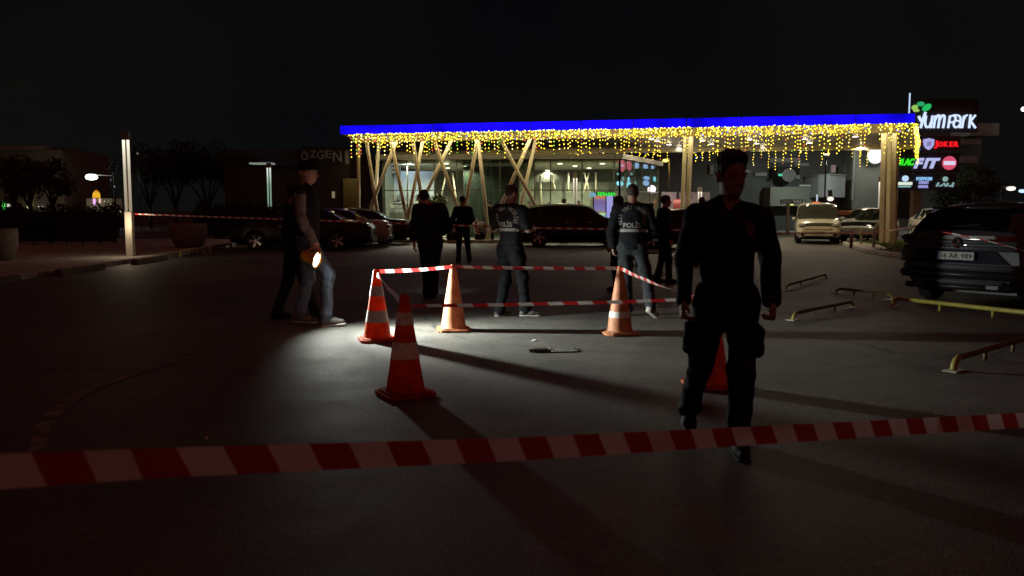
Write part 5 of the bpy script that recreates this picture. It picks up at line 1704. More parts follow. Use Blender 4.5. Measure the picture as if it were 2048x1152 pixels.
TAPE_FG = stripe_mat('tape_wide', (.48, .05, .05), (.85, .85, .86), .23, .62, .45, .2)
TAPE_S = stripe_mat('tape_narrow', (.60, .03, .03), (.72, .70, .68), .24, .8, .4, .3)
def tape(name, label, P, width, m, twist=0.0, sag=0.0, group='red and white barrier tapes', n=40, tilt=0.0, crumple=0.0, seed=0, parent=None):
    r = random.Random(seed)
    P = [Vector(p) for p in P]
    pts = []
    for a, b in zip(P[:-1], P[1:]):
        for i in range(n):
            f = i / n
            q = a.lerp(b, f); q.z -= sag * 4 * f * (1 - f) * (b - a).length
            pts.append(q)
    pts.append(P[-1])
    me = bpy.data.meshes.new(name)
    vs_, fs_, uvs = [], [], []
    s = 0.0
    ph = [r.uniform(0, 6.28) for _ in range(3)]
    for i, p in enumerate(pts):
        t = (pts[min(i + 1, len(pts) - 1)] - pts[max(i - 1, 0)]).normalized()
        up = Vector((0, 0, 1)); side = t.cross(up).normalized(); up = side.cross(t)
        if i: s += (p - pts[i - 1]).length
        a = tilt + twist * s + crumple * (math.sin(s * 2.3 + ph[0]) + .6 * math.sin(s * 5.1 + ph[1]))
        ax = up * math.cos(a) + side * math.sin(a)
        fold = 1.0
        for k, o_ in enumerate((-.5, -.18, .18, .5)):
            wob = side * crumple * .012 * math.sin(s * 7 + k * 1.7 + ph[2])
            vs_.append(p + ax * width * o_ * fold + wob); uvs.append((s, o_ * width))
    for i in range(len(pts) - 1):
        for k in range(3):
            fs_.append((i * 4 + k, (i + 1) * 4 + k, (i + 1) * 4 + k + 1, i * 4 + k + 1))
    me.from_pydata([tuple(v) for v in vs_], [], fs_)
    uvl = me.uv_layers.new(name='UVMap')
    for lp in me.loops:
        uvl.data[lp.index].uv = uvs[lp.vertex_index]
    me.polygons.foreach_set('use_smooth', [True] * len(me.polygons))
    o = ob(name, me, m, parent)
    if label: tag(o, label, 'barrier tape', group)
    return o
# close tape across the whole foreground
tape('barrier_tape', 'wide red and white tape crossing the whole foreground at knee height', [at_y(-160, 952, 1.62), at_y(300, 927, 2.02), at_y(1024, 899, 2.62), at_y(1500, 872, 3.3), at_y(2230, 830, 4.5)], .075, TAPE_FG, n=24, crumple=.03, seed=2)
# tapes between the cones
def ctop(k, dz=0.0):
    p = CP[k]; return Vector((p.x, p.y, .765 + dz))
tape('barrier_tape', 'twisted tape strung from the left cone to the back cone', [ctop('left', .0), ctop('back', -.0)], .045, TAPE_S, twist=.2, sag=.012, seed=3, crumple=.35, tilt=.2)
tape('barrier_tape', 'tape strung from the back cone to the right cone behind the drain', [ctop('back'), ctop('right')], .040, TAPE_S, twist=.15, sag=.006, seed=4, crumple=.3)
tape('barrier_tape', 'tape dropping from the right cone towards the front man', [ctop('right'), Vector((CP['hid'].x, CP['hid'].y, .70))], .04, TAPE_S, twist=.4, sag=.01, seed=5, crumple=.3)
tape('barrier_tape', 'short tape slanting from the left cone down to the nearest cone', [ctop('left', -.03), Vector((CP['front'].x, CP['front'].y, .70))], .05, TAPE_S, twist=.7, sag=.0, seed=6, crumple=.2)
fcone = Vector((CP['front'].x + .05, CP['front'].y, .70)); hcone = Vector((CP['hid'].x - .04, CP['hid'].y, .72))
tape('barrier_tape', 'tape running low from the nearest cone to the half hidden red cone', [fcone, hcone], .028, TAPE_S, twist=.2, sag=.004, seed=7, crumple=.4)
# far tape from the column lamp to the columns on the island
tape('barrier_tape', 'long thin tape from the column lamp past the parked cars', [at_y(270, 428, 23.8), at_y(640, 441, 21.5), at_y(1075, 456, 19.5), at_y(1360, 460, 18.6)], .040, TAPE_S, n=40, sag=.0006, crumple=.25, seed=8)
tape('barrier_tape', 'dark tape strung past the van to the right canopy column', [at_y(1360, 460, 18.6), at_y(1560, 466, 24), at_y(1735, 466, 29.5), at_y(1775, 462, 32.2)], .045, TAPE_S, n=30, sag=.0005, crumple=.25, seed=9)
tape('barrier_tape', 'tape crossing the tailgate of the grey SUV', [at_y(1775, 462, 32.2), at_y(1835, 452, 22)], .07, TAPE_S, n=30, crumple=.2, seed=10)
tape('barrier_tape', 'tape sloping down across the right edge before the grey SUV', [at_y(1886, 464, 11.4), at_y(1960, 478, 11.0), at_y(2120, 520, 10.2)], .018, TAPE_S, n=24, twist=1.6, crumple=.5, seed=11)
bpy.data.objects['barrier_tape.008']['label'] = 'tape slanting from the right canopy column towards the grey SUV'

# ================================================================== DRAIN, LITTER, PARKING RAILS
dc = at_z(1106, 701)
dr = thing('drain_grate', 'dark iron drain grate set in the lit asphalt between the cones', 'drain', (dc.x, dc.y, 0), .12)
M_IRON = mat('cast_iron', (.020, .018, .017), .8, spec=.1, var=.3, scale=20, bump=.2)
M_HOLE_SHADE = mat('drain_hole_shade', (.003, .003, .003), 1.0, spec=0.0)
n = 26
hole_shade = MB()
def blob(rx, ry, z, seed, cx=0, cy=0):
    r_ = random.Random(seed)
    return [(cx + math.cos(2 * PI * k / n) * rx * r_.uniform(.9, 1.08), cy + math.sin(2 * PI * k / n) * ry * r_.uniform(.85, 1.1), z) for k in range(n)]
pr = [(-.25, -.09), (-.20, -.135), (.20, -.135), (.25, -.08), (.25, .08), (.20, .13), (-.16, .13), (-.24, .07)]
hole_shade.add([(x, y, .004) for x, y in pr], [tuple(range(len(pr)))])  # flat black sheet; the darkness of the hole is in its colour
hole_shade.build('hole_shade', M_HOLE_SHADE, dr)
M_WORN = mat('worn_iron', (.11, .105, .095), .8, spec=.15, var=.35, scale=30)
for k in range(6):
    x = .0 + k * .043
    MB().box((x, -.005, .008), (.017, .25, .006), Matrix.Rotation(.16, 3, 'Z')).build('grate_bar', M_WORN, dr)
MB().tube([(-.25, -.02, .008), (-.14, -.035, .010), (-.02, -.03, .009)], .011, 6).build('frame_lip', M_WORN, dr)
MB().tube([(-.02, -.14, .006), (-.02, .13, .006)], .009, 6).build('frame_lip', M_WORN, dr)
MB().tube([(-.25, -.09, .004), (-.20, -.137, .004), (.20, -.137, .004), (.25, -.08, .004), (.25, .08, .004)], .007, 6).build('frame_lip', M_IRON, dr)
rl = random.Random(11)
def scrap(label, p, s, name='paper_scrap', m=None, rz=0):
    o_ = MB()
    pts = [(-s, -s * .45, .004), (s * .2, -s * .5, .012), (s, -s * .25, .006), (s * .9, s * .45, .016), (-s * .1, s * .5, .022), (-s * .9, s * .4, .008)]
    o_.slab([Vector(q) for q in pts[:3] + pts[3:]], .002)
    o = o_.build(name, m or mat('paper_white', (.70, .70, .70), .7, var=.08))
    o.location = (p.x, p.y, .002); o.rotation_euler = (0, 0, rz)
    return tag(o, label, 'litter', 'scraps of paper on the asphalt')
scrap('small white scrap just above the drain grate', at_z(1069, 683), .035, rz=-.3)
scrap('white scrap lying behind the shoe of the man facing right', at_z(1332, 556), .07, rz=.2)
scrap('white scrap on the asphalt left of the grey SUV', at_z(1697, 618), .06, rz=.4)
scrap('white scrap between the yellow rail and the grey SUV', at_z(1722, 621), .06, rz=-.2)
scrap('brightest white scrap near the grey SUV\'s left rear wheel', at_z(1788, 616), .055, rz=.1)
scrap('faint scrap on the open asphalt before the grass island', at_z(1733, 553), .09, rz=.3)
scrap('tiny scrap on the dark asphalt just above the foreground tape', at_z(413, 881), .012, rz=.3)

M_YEL = mat('rail_yellow', (.30, .27, .045), .5, var=.25, scale=9, bump=.08)
M_YELD = mat('rail_dull', (.10, .075, .03), .6, var=.3, scale=9, bump=.08)
M_FOOT = mat('foot_plate', (.50, .50, .48), .6, var=.2)
def rail(label, p, q, h=.13, m=None, r=.032, mids=2):
    """low tubular wheel stop: bent tube with legs and foot plates"""
    p = Vector((p.x, p.y, 0)); q = Vector((q.x, q.y, 0))
    t = thing('parking_rail', label, 'parking rail', (p + q) / 2, 0, 'yellow tubular parking rails')
    d = (q - p).normalized(); z = Vector((0, 0, 1))
    pts = [p + z * .006, p + z * (h * .45) + d * .01, p + z * (h * .82) + d * .045, p + z * h + d * .11, q + z * h - d * .11, q + z * (h * .82) - d * .045, q + z * (h * .45) - d * .01, q + z * .006]
    MB().tube(pts[2:6], r, 12).build('tube', m or M_YEL, t, True, True)
    for pe in (pts[:4], pts[4:]):
        pe = list(pe)
        MB().tube(pe, r * 1.06, 12).build('end_bend', M_YEL, t, True, True)
    for k in range(mids):
        c = p.lerp(q, (k + 1) / (mids + 1))
        MB().tube([c + z * .006, c + z * (h - .01)], r * .7, 8).build('leg', m or M_YEL, t, True, True)
    rot = Matrix(((d.x, -d.y, 0), (d.y, d.x, 0), (0, 0, 1)))
    for c in (p, q):
        MB().chamfer(c + z * .006, (.20, .12, .008), .002, rot).build('foot_plate', M_FOOT, t, world=True)
    return t
rail('long yellow rail right behind the grey SUV\'s rear bumper', at_z(1785, 612), at_z(2105, 650), .12)
rail('dull yellow rail between the front man and the grey SUV', at_z(1586, 640), at_z(1706, 614), .085, M_YELD, .022)
rail('nearest yellow rail at the right edge of the picture', at_z(1907, 742), at_z(2075, 690), .11, M_YELD, .028)
rail('far dull rail behind the front man\'s arm', at_z(1572, 580), at_z(1652, 556), .08, M_YELD, .022)
rail('dull rail with curved end left of the grey SUV\'s wheel', at_z(1672, 586), at_z(1786, 600), .085, M_YELD, .022)
rail('brownish rail between the legs of the far men', at_z(1322, 549), at_z(1352, 516), .17, M_YELD, .04)
rail('yellow rail on the footpath right of the column lamp', Vector((-10.0, 25.6, 0)), Vector((-10.1, 27.9, 0)), .17, M_YEL, .04)
rail('dull yellow rail on the footpath left of the black sedan', Vector((-10.15, 28.6, 0)), Vector((-10.3, 31.2, 0)), .17, M_YELD, .04)
rail('far yellow rail behind the two police officers', Vector((3.2, 25.2, 0)), Vector((5.2, 25.0, 0)), .14, M_YELD)
M_RUB = mat('rubber_block', (.09, .075, .05), .8, var=.4, scale=4, bump=.2)
for i, (y0, y1) in enumerate(((21.9, 24.0), (18.2, 20.3), (14.6, 16.8))):
    t = thing('wheel_stop', ('dark rubber wheel stop at the foot of the column lamp', 'middle rubber wheel stop along the left kerb', 'rubber wheel stop nearest the left edge of the picture')[i], 'wheel stop', (-9.78, (y0 + y1) / 2, 0), .03, 'rubber wheel stops along the left kerb')
    mb = MB(); L_ = y1 - y0
    prof = [(-.09, .005), (.09, .005), (.07, .13), (.04, .15), (-.04, .15), (-.07, .13)]
    k = len(prof)
    mb.add([(x, -L_ / 2, z) for x, z in prof] + [(x, L_ / 2, z) for x, z in prof], [tuple(range(k - 1, -1, -1)), tuple(range(k, 2 * k))] + [(a, (a + 1) % k, k + (a + 1) % k, k + a) for a in range(k)])
    mb.build('block', M_RUB, t)
    for f in (-.3, 0, .3):
        MB().box((0.0, f * L_, .152), (.075, .22, .004)).build('reflector', mat('stop_yellow', (.42, .34, .06), .6), t)
# short bollards on the island and a barrier box beside the van
for i, (u, v) in enumerate(((1702, 497), (1747, 495), (1722, 488))):
    p = at_z(u, v, .1)
    t = thing('bollard', ('red-brown bollard at the tip of the grass island', 'pale bollard left of the right canopy columns', 'small pale bollard on the island paving')[i], 'bollard', (p.x, p.y, .1), 0, 'bollards on the island')
    MB().lathe([(.05, 0), (.05, .55), (.04, .58), (.0, .6)], 14, capt=False).build('shaft', mat('bollard_%d' % i, ((.25, .05, .03), (.4, .36, .28), (.4, .36, .28))[i], .5), t, True)
    MB().lathe([(.052, .40), (.052, .48)], 14, capb=False, capt=False).build('band', M_BAND, t, True)
# ================================================================== PEOPLE
M_SKIN = mat('skin', (.42, .25, .18), .55, var=.12, scale=14)
M_SKINP = mat('skin_pale', (.36, .23, .17), .55, var=.12, scale=14)
M_HAIR = mat('hair_black', (.012, .010, .009), .6, var=.3, scale=60, bump=.4)
M_HAIRS = mat('hair_shaved', (.05, .045, .04), .7, var=.3, scale=80, bump=.3)
def cloth(name, col, rough=.85):
    return mat('cloth_' + name, col, rough, var=.22, scale=25, bump=.35, spec=.18)
C_BLK = cloth('black', (.008, .008, .009)); C_NAVY = cloth('navy', (.020, .022, .028)); C_JEAN = cloth('denim', (.085, .13, .19)); C_GREY = cloth('grey_trousers', (.034, .040, .046))
C_SHIRT = cloth('grey_shirt', (.15, .155, .16)); C_POLO = cloth('police_shirt', (.020, .022, .025)); C_JACK = cloth('police_jacket', (.009, .0102, .014)); C_TACT = cloth('tactical_trousers', (.0095, .011, .013)); C_BROWN = cloth('brown', (.06, .035, .028))
M_SHOE = mat('shoe_black', (.008, .008, .008), .7, spec=.2); M_SHOEG = mat('shoe_grey', (.09, .09, .09), .6); M_SHOEW = mat('shoe_white', (.45, .43, .40), .6); M_SOLE = mat('sole_white', (.62, .60, .55), .6); M_SOLEB = mat('sole_black', (.01, .01, .01), .8, spec=.2)
M_REFL = mat('reflective_print', (.40, .40, .38), .45, var=.1, scale=40)

J0 = dict(pelvis=(0, 0, .955), waist=(0, .005, 1.10), chest=(0, -.005, 1.31), neck=(0, -.012, 1.475), nectop=(0, .012, 1.565), head=(0, .025, 1.645),
          hipR=(.092, 0, .915), kneeR=(.10, .025, .50), ankR=(.105, -.02, .085), hipL=(-.092, 0, .915), kneeL=(-.10, .025, .50), ankL=(-.105, -.02, .085),
          shR=(.185, -.012, 1.425), elR=(.245, -.035, 1.145), wrR=(.262, .035, .895), shL=(-.185, -.012, 1.425), elL=(-.245, -.035, 1.145), wrL=(-.262, .035, .895))
def hand_prims(w, el, side, curl=.5, pn=None, fingers=True, d=None):
    """palm with five fingers: w wrist, el elbow, pn direction the palm faces"""
    w = np.array(w); d = (w - np.array(el)) if d is None else np.array(d, float)
    d = d / np.linalg.norm(d)
    pn = np.array(pn if pn is not None else (-side, 0, 0), float); pn = pn - d * (pn @ d); pn /= np.linalg.norm(pn)
    s = np.cross(d, pn) * side                     # towards the thumb for this side
    if fingers is False:
        return [cap(w, w + d * .10, .030, .034, .02, (pn, .6)), cap(w + d * .08, w + d * .15 + pn * .03, .032, .020, .02, (pn, .6)), cap(w + d * .03 + s * .02, w + d * .09 + s * .05 + pn * .02, .014, .011, .01)]
    P = [cap(w - d * .03, w + d * .045, .027, .034, .018, (pn, .62)), cap(w + d * .03, w + d * .085, .038, .040, .015, (pn, .42))]
    for k, (o, l) in enumerate(((.030, .070), (.011, .078), (-.009, .073), (-.028, .058))):
        b0 = w + d * (.088 - abs(k - 1.3) * .004) + s * o
        c1, c2, c3 = curl * .8, curl * 1.7, curl * 2.5
        p1 = b0 + (d * math.cos(c1) + pn * math.sin(c1)) * l * .46
        p2 = p1 + (d * math.cos(c2) + pn * math.sin(c2)) * l * .34
        p3 = p2 + (d * math.cos(c3) + pn * math.sin(c3)) * l * .26
        P += [cap(b0, p1, .0105, .0095, .006), cap(p1, p2, .0095, .0088, .004), cap(p2, p3, .0088, .0075, .004)]
    t0 = w + d * .022 + s * .026; t1 = t0 + (d * .72 + s * .55 + pn * .35) * .042; t2 = t1 + (d * .85 + s * .10 + pn * .5) * .032
    P += [cap(t0, t1, .015, .0115, .010), cap(t1, t2, .0115, .009, .004)]
    return P

def person(label, loc, rot, H=1.76, pose=None, top=None, bottom=None, shoes=None, sole=None, hair=None, skin=None, sleeve='long', hem=.88, bulk=1.0, res=.010, fingers=True, vest=None, head_yaw=0.0, head_pitch=0.0, curlR=.5, curlL=.5, pnR=None, pnL=None, dR=None, dL=None, hair_style='short', seed=0, group='people at the scene', collar=True, cargo=False, foot=None, bulk_leg=1.0, cat='person', lean=0.0, headscale=1.0):
    s = H / 1.76
    J = {k: np.array(v, float) for k, v in J0.items()}
    if pose:
        for k, v in pose.items(): J[k] = np.array(v, float)
    if lean:                                        # shift the upper body
        for k in J:
            if J[k][2] > 1.0 and (not pose or k not in pose): J[k] = J[k] + np.array([0, lean * (J[k][2] - 1.0), 0])
    J = {k: v * s for k, v in J.items()}
    t = thing('person', label, cat, loc, rot, group)
    Mh = np.array((Matrix.Rotation(head_yaw, 3, 'Z') @ Matrix.Rotation(head_pitch, 3, 'X')))
    hc = J['head']
    hs = s * headscale
    def hp(x, y, z): return hc + Mh @ (np.array((x, y, z)) * hs)
    def he(c, r, k=.012, sub=False): return ell(hp(*c), np.array(r) * hs, k, Mh, sub)
    # ---- body
    ax = (0, 1, 0)
    sh = J['shR'] - J['shL']; fwd = np.cross((0, 0, 1), sh); fwd = fwd / np.linalg.norm(fwd)
    P = [cap(J['pelvis'], J['waist'], .135 * s, .122 * s, .04, (fwd, .72)), cap(J['waist'], J['chest'], .122 * s, .150 * s, .05, (fwd, .68)), cap(J['chest'], J['neck'] + (0, 0, -.05), .145 * s, .09 * s, .05, (fwd, .66)),
         cap(J['neck'] - (0, 0, .01), J['shL'] * .7 + J['neck'] * .3, .052 * s, .05 * s, .04), cap(J['neck'] - (0, 0, .01), J['shR'] * .7 + J['neck'] * .3, .052 * s, .05 * s, .04), cap(J['neck'] - (0, 0, .12), J['shL'], .08 * s, .054 * s, .05), cap(J['neck'] - (0, 0, .12), J['shR'], .08 * s, .054 * s, .05), cap(J['neck'] - (0, 0, .05), J['nectop'], .062 * s, .056 * s, .03)]
    P += [he((0, -.008, .028), (.076, .096, .092), .02), he((0, .022, -.035), (.064, .072, .078), .02), he((0, .05, -.085), (.038, .036, .028), .02),
          cap(hp(0, .088, .012), hp(0, .108, -.028), .009 * s, .014 * s, .010), he((.016, .096, -.033), (.009, .010, .008), .006), he((-.016, .096, -.033), (.009, .010, .008), .006),
          he((.033, .086, .008), (.020, .013, .012), .010, True), he((-.033, .086, .008), (.020, .013, .012), .010, True),
          he((.033, .080, .006), (.013, .011, .010), .003), he((-.033, .080, .006), (.013, .011, .010), .003),
          he((.033, .086, .024), (.024, .010, .006), .008), he((-.033, .086, .024), (.024, .010, .006), .008),
          he((0, .090, -.062), (.022, .010, .006), .005), he((0, .088, -.073), (.019, .010, .007), .005),
          he((.078, -.006, -.008), (.010, .021, .031), .008), he((-.078, -.006, -.008), (.010, .021, .031), .008)]
    for S in 'RL':
        sd = 1 if S == 'R' else -1
        P += [cap(J['sh' + S], J['el' + S], .050 * s, .042 * s, .03), cap(J['el' + S], J['el' + S] * .6 + J['wr' + S] * .4, .041 * s, .040 * s, .02), cap(J['el' + S] * .6 + J['wr' + S] * .4, J['wr' + S], .040 * s, .027 * s, .02)]
        P += hand_prims(J['wr' + S], J['el' + S], sd, curlR if S == 'R' else curlL, pnR if S == 'R' else pnL, fingers, dR if S == 'R' else dL)
        P += [cap(J['hip' + S], J['knee' + S], .085 * s, .056 * s, .04), cap(J['knee' + S], J['ank' + S], .054 * s, .038 * s, .03)]
    ob('body', sdf_mesh('body', P, res), skin or M_SKIN, t)
    # ---- trousers
    b = bulk_leg
    P = [cap(J['pelvis'] + (0, 0, .05), J['pelvis'], .142 * s, .150 * s, .04, (fwd, .76))]
    cuts = []
    for S in 'RL':
        h_, k_, a_ = J['hip' + S], J['knee' + S], J['ank' + S]
        P += [cap(h_, k_, .102 * s * b, .074 * s * b, .045), cap(k_, a_ + (a_ - k_) * .02, .073 * s * b, .062 * s * b, .03)]
        # folds gathered above the shoe
        P += [cap(a_ + (k_ - a_) * .10 + (.012, 0, 0), a_ + (k_ - a_) * .10 - (.012, 0, 0), .062 * s * b, .062 * s * b, .012)]
        if cargo:
            q = h_ * .38 + k_ * .62; o_ = (.085 if S == 'R' else -.085)
            P += [cap(q + (o_, 0, .06), q + (o_, 0, -.06), .046, .050, .015)]
    tr = ob('trousers', sdf_mesh('trousers', P, res, [((0, 0, J['pelvis'][2] + .10 * s), (0, 0, 1))], .0055 if res < .012 else .002, seed, 26), bottom, t)
    # ---- shirt or jacket
    def top_prims(e, arms, hemz):
        Q = [cap((J['pelvis'][0], J['pelvis'][1], hemz + .03), J['waist'], (.142 + e) * s, (.138 + e) * s, .05, (fwd, .74)), cap(J['waist'], J['chest'], (.138 + e) * s, (.162 + e) * s, .05, (fwd, .70)),
             cap(J['chest'], J['neck'] + (0, 0, -.05), (.160 + e) * s, (.098 + e) * s, .05, (fwd, .70)), cap(J['neck'] - (0, 0, .12), J['shL'], (.085 + e * .5) * s, (.058 + e * .6) * s, .05), cap(J['neck'] - (0, 0, .12), J['shR'], (.085 + e * .5) * s, (.058 + e * .6) * s, .05)]
        if arms != 'none':
            Q += [cap(J['neck'] - (0, 0, .012), J['sh' + S_] * .72 + J['neck'] * .28, (.058 + e * .4) * s, (.058 + e * .5) * s, .04) for S_ in 'RL']
        for S in 'RL':
            if arms == 'long':
                Q += [cap(J['sh' + S], J['el' + S], (.060 + e * .8) * s, (.053 + e * .7) * s, .035), cap(J['el' + S], J['wr' + S], (.053 + e * .7) * s, (.042 + e * .6) * s, .025)]
            elif arms == 'three':
                e2 = J['el' + S] * .45 + J['wr' + S] * .55
                Q += [cap(J['sh' + S], J['el' + S], (.060 + e * .8) * s, (.054 + e * .7) * s, .035), cap(J['el' + S], e2, (.054 + e * .7) * s, (.050 + e * .6) * s, .025)]
            elif arms == 'short':
                e2 = J['sh' + S] * .22 + J['el' + S] * .78
                Q += [cap(J['sh' + S], e2, (.068 + e) * s, (.066 + e) * s, .035)]
        if collar and arms != 'none':
            Q += [cap(J['neck'] - (0, 0, .02), J['neck'] + (0, .006, .028), .070 * s, .072 * s, .015, (fwd, .92))]
        return Q
    def top_cuts(arms, hemz):
        c = [((0, 0, hemz), (0, 0, -1)), (tuple(J['neck'] + (0, 0, .055 * s)), (0, -.35, 1))]
        return c
    e = .010 + (bulk - 1) * .035
    tp = ob('shirt' if sleeve == 'short' else 'jacket', sdf_mesh('top', top_prims(e, sleeve, hem * s), res, top_cuts(sleeve, hem * s), .0060 if res < .012 else .003, seed + 5, 22), top, t)
    if vest:
        ob('vest', sdf_mesh('vest', top_prims(e + .022, 'none', (hem + .02) * s), res, top_cuts('none', (hem + .02) * s), .003, seed + 9, 18), vest, t)
    # ---- shoes
    for S in 'RL':
        a_ = J['ank' + S]; k_ = J['knee' + S]
        fd = np.array((foot or {}).get(S, (0.08 if S == 'R' else -.08, 1, 0)), float); fd = fd / np.linalg.norm(fd)
        lo_ = a_ + np.array((0, 0, -.040 * s))
        ndn = np.array((0, 0, 1.0)) - fd * fd[2]
        ndn /= np.linalg.norm(ndn)
        Q = [cap(a_, lo_ - fd * .03 * s, .046 * s, .040 * s, .03), cap(lo_ - fd * .035 * s, lo_ + fd * .09 * s, .042 * s, .045 * s, .03), cap(lo_ + fd * .08 * s, lo_ + fd * .165 * s - ndn * .008, .046 * s, .034 * s, .03, (ndn, .8))]
        base = lo_ - ndn * .034 * s
        so = ob('shoe', sdf_mesh('shoe', Q, min(res, .010), [(tuple(base), tuple(-ndn))], 0), shoes, t)
        Q = [cap(lo_ - fd * .035 * s - ndn * .036 * s, lo_ + fd * .17 * s - ndn * .036 * s, .047 * s, .042 * s, .01, (ndn, .30))]
        ob('sole', sdf_mesh('sole', Q, min(res, .008), [(tuple(base - ndn * .014 * s), tuple(-ndn)), (tuple(base + ndn * .006 * s), tuple(ndn))]), sole or M_SOLEB, so)
    # ---- hair / cap
    if hair_style == 'shaved':
        Q = [he((0, -.010, .030), (.0785, .0985, .0945), .01)]
    else:
        Q = [he((0, -.012, .034), (.083, .104, .104), .02), he((0, .050, .108), (.058, .046, .030), .03), he((.02, .0, .112), (.05, .06, .025), .04), he((-.03, -.02, .108), (.05, .06, .03), .04)] if hair_style == 'quiff' else [he((0, -.012, .032), (.084, .104, .101), .02)]
    A = hp(0, .082, .062); nrm = Mh @ np.array((0, .80, -.60))
    if hair_style == 'quiff': A = hp(0, .072, .084); nrm = Mh @ np.array((0, .88, -.47))
    if hair_style == 'cap':
        Q = [he((0, -.008, .036), (.088, .108, .100), .02), cap(hp(-.03, .09, .045), hp(.03, .09, .045), .03 * s, .03 * s, .02, (Mh @ np.array((0, 0, 1)), .3)), cap(hp(0, .09, .047), hp(0, .145, .035), .05 * s, .035 * s, .02, (Mh @ np.array((0, 0, 1)), .2))]
        nrm = Mh @ np.array((0, .15, -1.0)); A = hp(0, 0, .025)
    ob('cap' if hair_style == 'cap' else 'hair', sdf_mesh('hair', Q, min(res, .008), [(tuple(A), tuple(nrm))], .0030 if hair_style in ('short', 'quiff') else .0008, seed, 110), hair or M_HAIR, t)
    return t

def print_on(person_o, cloth_name, shapes, off=.006):
    """lay flat print (meshes in x,z of the figure's own frame) on the back of a garment"""
    g = [c for c in person_o.children if c.name.split('.')[0] == cloth_name][0]
    me = g.data
    bvh = BVHTree.FromPolygons([v.co for v in me.vertices], [tuple(p.vertices) for p in me.polygons])
    for (nm, m2, mm) in shapes:
        bm = bmesh.new(); bm.from_mesh(m2)
        bmesh.ops.triangulate(bm, faces=list(bm.faces))
        for _ in range(2):
            lg = [e_ for e_ in bm.edges if e_.calc_length() > .02]
            if lg: bmesh.ops.subdivide_edges(bm, edges=lg, cuts=1)
        for v in bm.verts:
            h_, n_, i_, d_ = bvh.ray_cast(Vector((v.co.x, -1.0, v.co.z)), Vector((0, 1, 0)))
            if h_ is not None: v.co.y = h_.y - off
            else: v.co.y = -.1
        bm.to_mesh(m2); bm.free()
        # drop onto the garment: the print is a part of it
        ob(nm, m2, mm, g)
def flat_text(txt, cx, cz, w, h, rot=0.0, bold=.03):
    me = fit_text(text_mesh(txt, depth=0.0, bold=bold), w, h)
    # drawn to be read from behind the wearer: x to the wearer's right is the reader's right
    me.transform(Matrix.Translation((cx, 0, cz)) @ Matrix.Rotation(-rot, 4, 'Y') @ Matrix.Rotation(PI / 2, 4, 'X'))
    return me
def flat_rect(x0, z0, x1, z1, n=10):
    mb = MB()
    vs_ = []
    for i in range(n + 1):
        x = x0 + (x1 - x0) * i / n
        vs_ += [(x, 0, z0), (x, 0, z1)]
    mb.add(vs_, [(2 * i, 2 * i + 2, 2 * i + 3, 2 * i + 1) for i in range(n)])
    return mb.mesh('band')
def back_print(p, cloth_name, cz=1.30, w=.32, m=None, tail=True, s=1.0):
    sh = []
    txt = 'OLAY YERİ İNCELEME'
    rad = w * .47
    n = len(txt)
    for i, ch in enumerate(txt):
        if ch == ' ': continue
        a = R(200) - R(220) * i / (n - 1)
        x = math.cos(a) * rad; z = cz - .02 + math.sin(a) * rad
        sh.append(('print_letter', flat_text(ch, x, z, .026 if ch not in 'İ' else .012, .050, PI / 2 - a if False else -(a - PI / 2) * 1.0 * -1, .03), m or M_REFL))
    sh.append(('print_lettering', flat_text('POLİS', -.005, cz - .085, w * .66, .088, 0, .04), m or M_REFL))
    sh.append(('reflective_band', flat_rect(-w * .55, cz - .185, w * .62, cz - .145), m or M_REFL))
    print_on(p, cloth_name, sh)

# 1 --- front man walking towards the camera
F1 = Vector((1.30, 5.12, 0))
front = person('dark silhouetted man in black walking towards the camera in front', F1, PI - .06, 1.755,
       headscale=1.08, pose=dict(hipR=(.09, 0, .915), kneeR=(.145, -.02, .52), ankR=(.165, -.34, .14), hipL=(-.092, 0, .915), kneeL=(-.075, .13, .51), ankL=(-.055, .18, .085),
                 elR=(.252, -.05, 1.14), wrR=(.262, .0, .905), elL=(-.262, -.04, 1.15), wrL=(-.258, .06, .905), shR=(.195, -.012, 1.395), shL=(-.195, -.012, 1.395)),
       top=C_BLK, bottom=C_BLK, shoes=M_SHOE, sleeve='long', hem=.86, bulk=1.02, bulk_leg=1.04, res=.0075, hair_style='quiff', skin=mat('skin_tan', (.22, .12, .085), .6, var=.15, scale=14), head_yaw=.42, head_pitch=-.12, curlR=.75, curlL=.95, cargo=True, seed=1, foot=dict(R=(.1, 1, -.45), L=(0.0, 1, 0)))
# patch on the chest
pb = MB(); n = 16
pb.add([(math.cos(2 * PI * k / n) * .036, 0, math.sin(2 * PI * k / n) * .046) for k in range(n)], [tuple(range(n))])
me = pb.mesh('chest_patch'); 
g = [c for c in front.children if c.name.startswith('jacket')][0]
bvh = BVHTree.FromPolygons([v.co for v in g.data.vertices], [tuple(p.vertices) for p in g.data.polygons])
h_ = bvh.ray_cast(Vector((-.10, 1, 1.325)), Vector((0, -1, 0)))[0]
o = ob('chest_patch', me, mat('patch_red', (.16, .05, .05), .7, var=.5, scale=60), g); o.location = (-.10, (h_.y if h_ else .15) + .006, 1.325); o.rotation_euler = (-.2, 0, -.3)

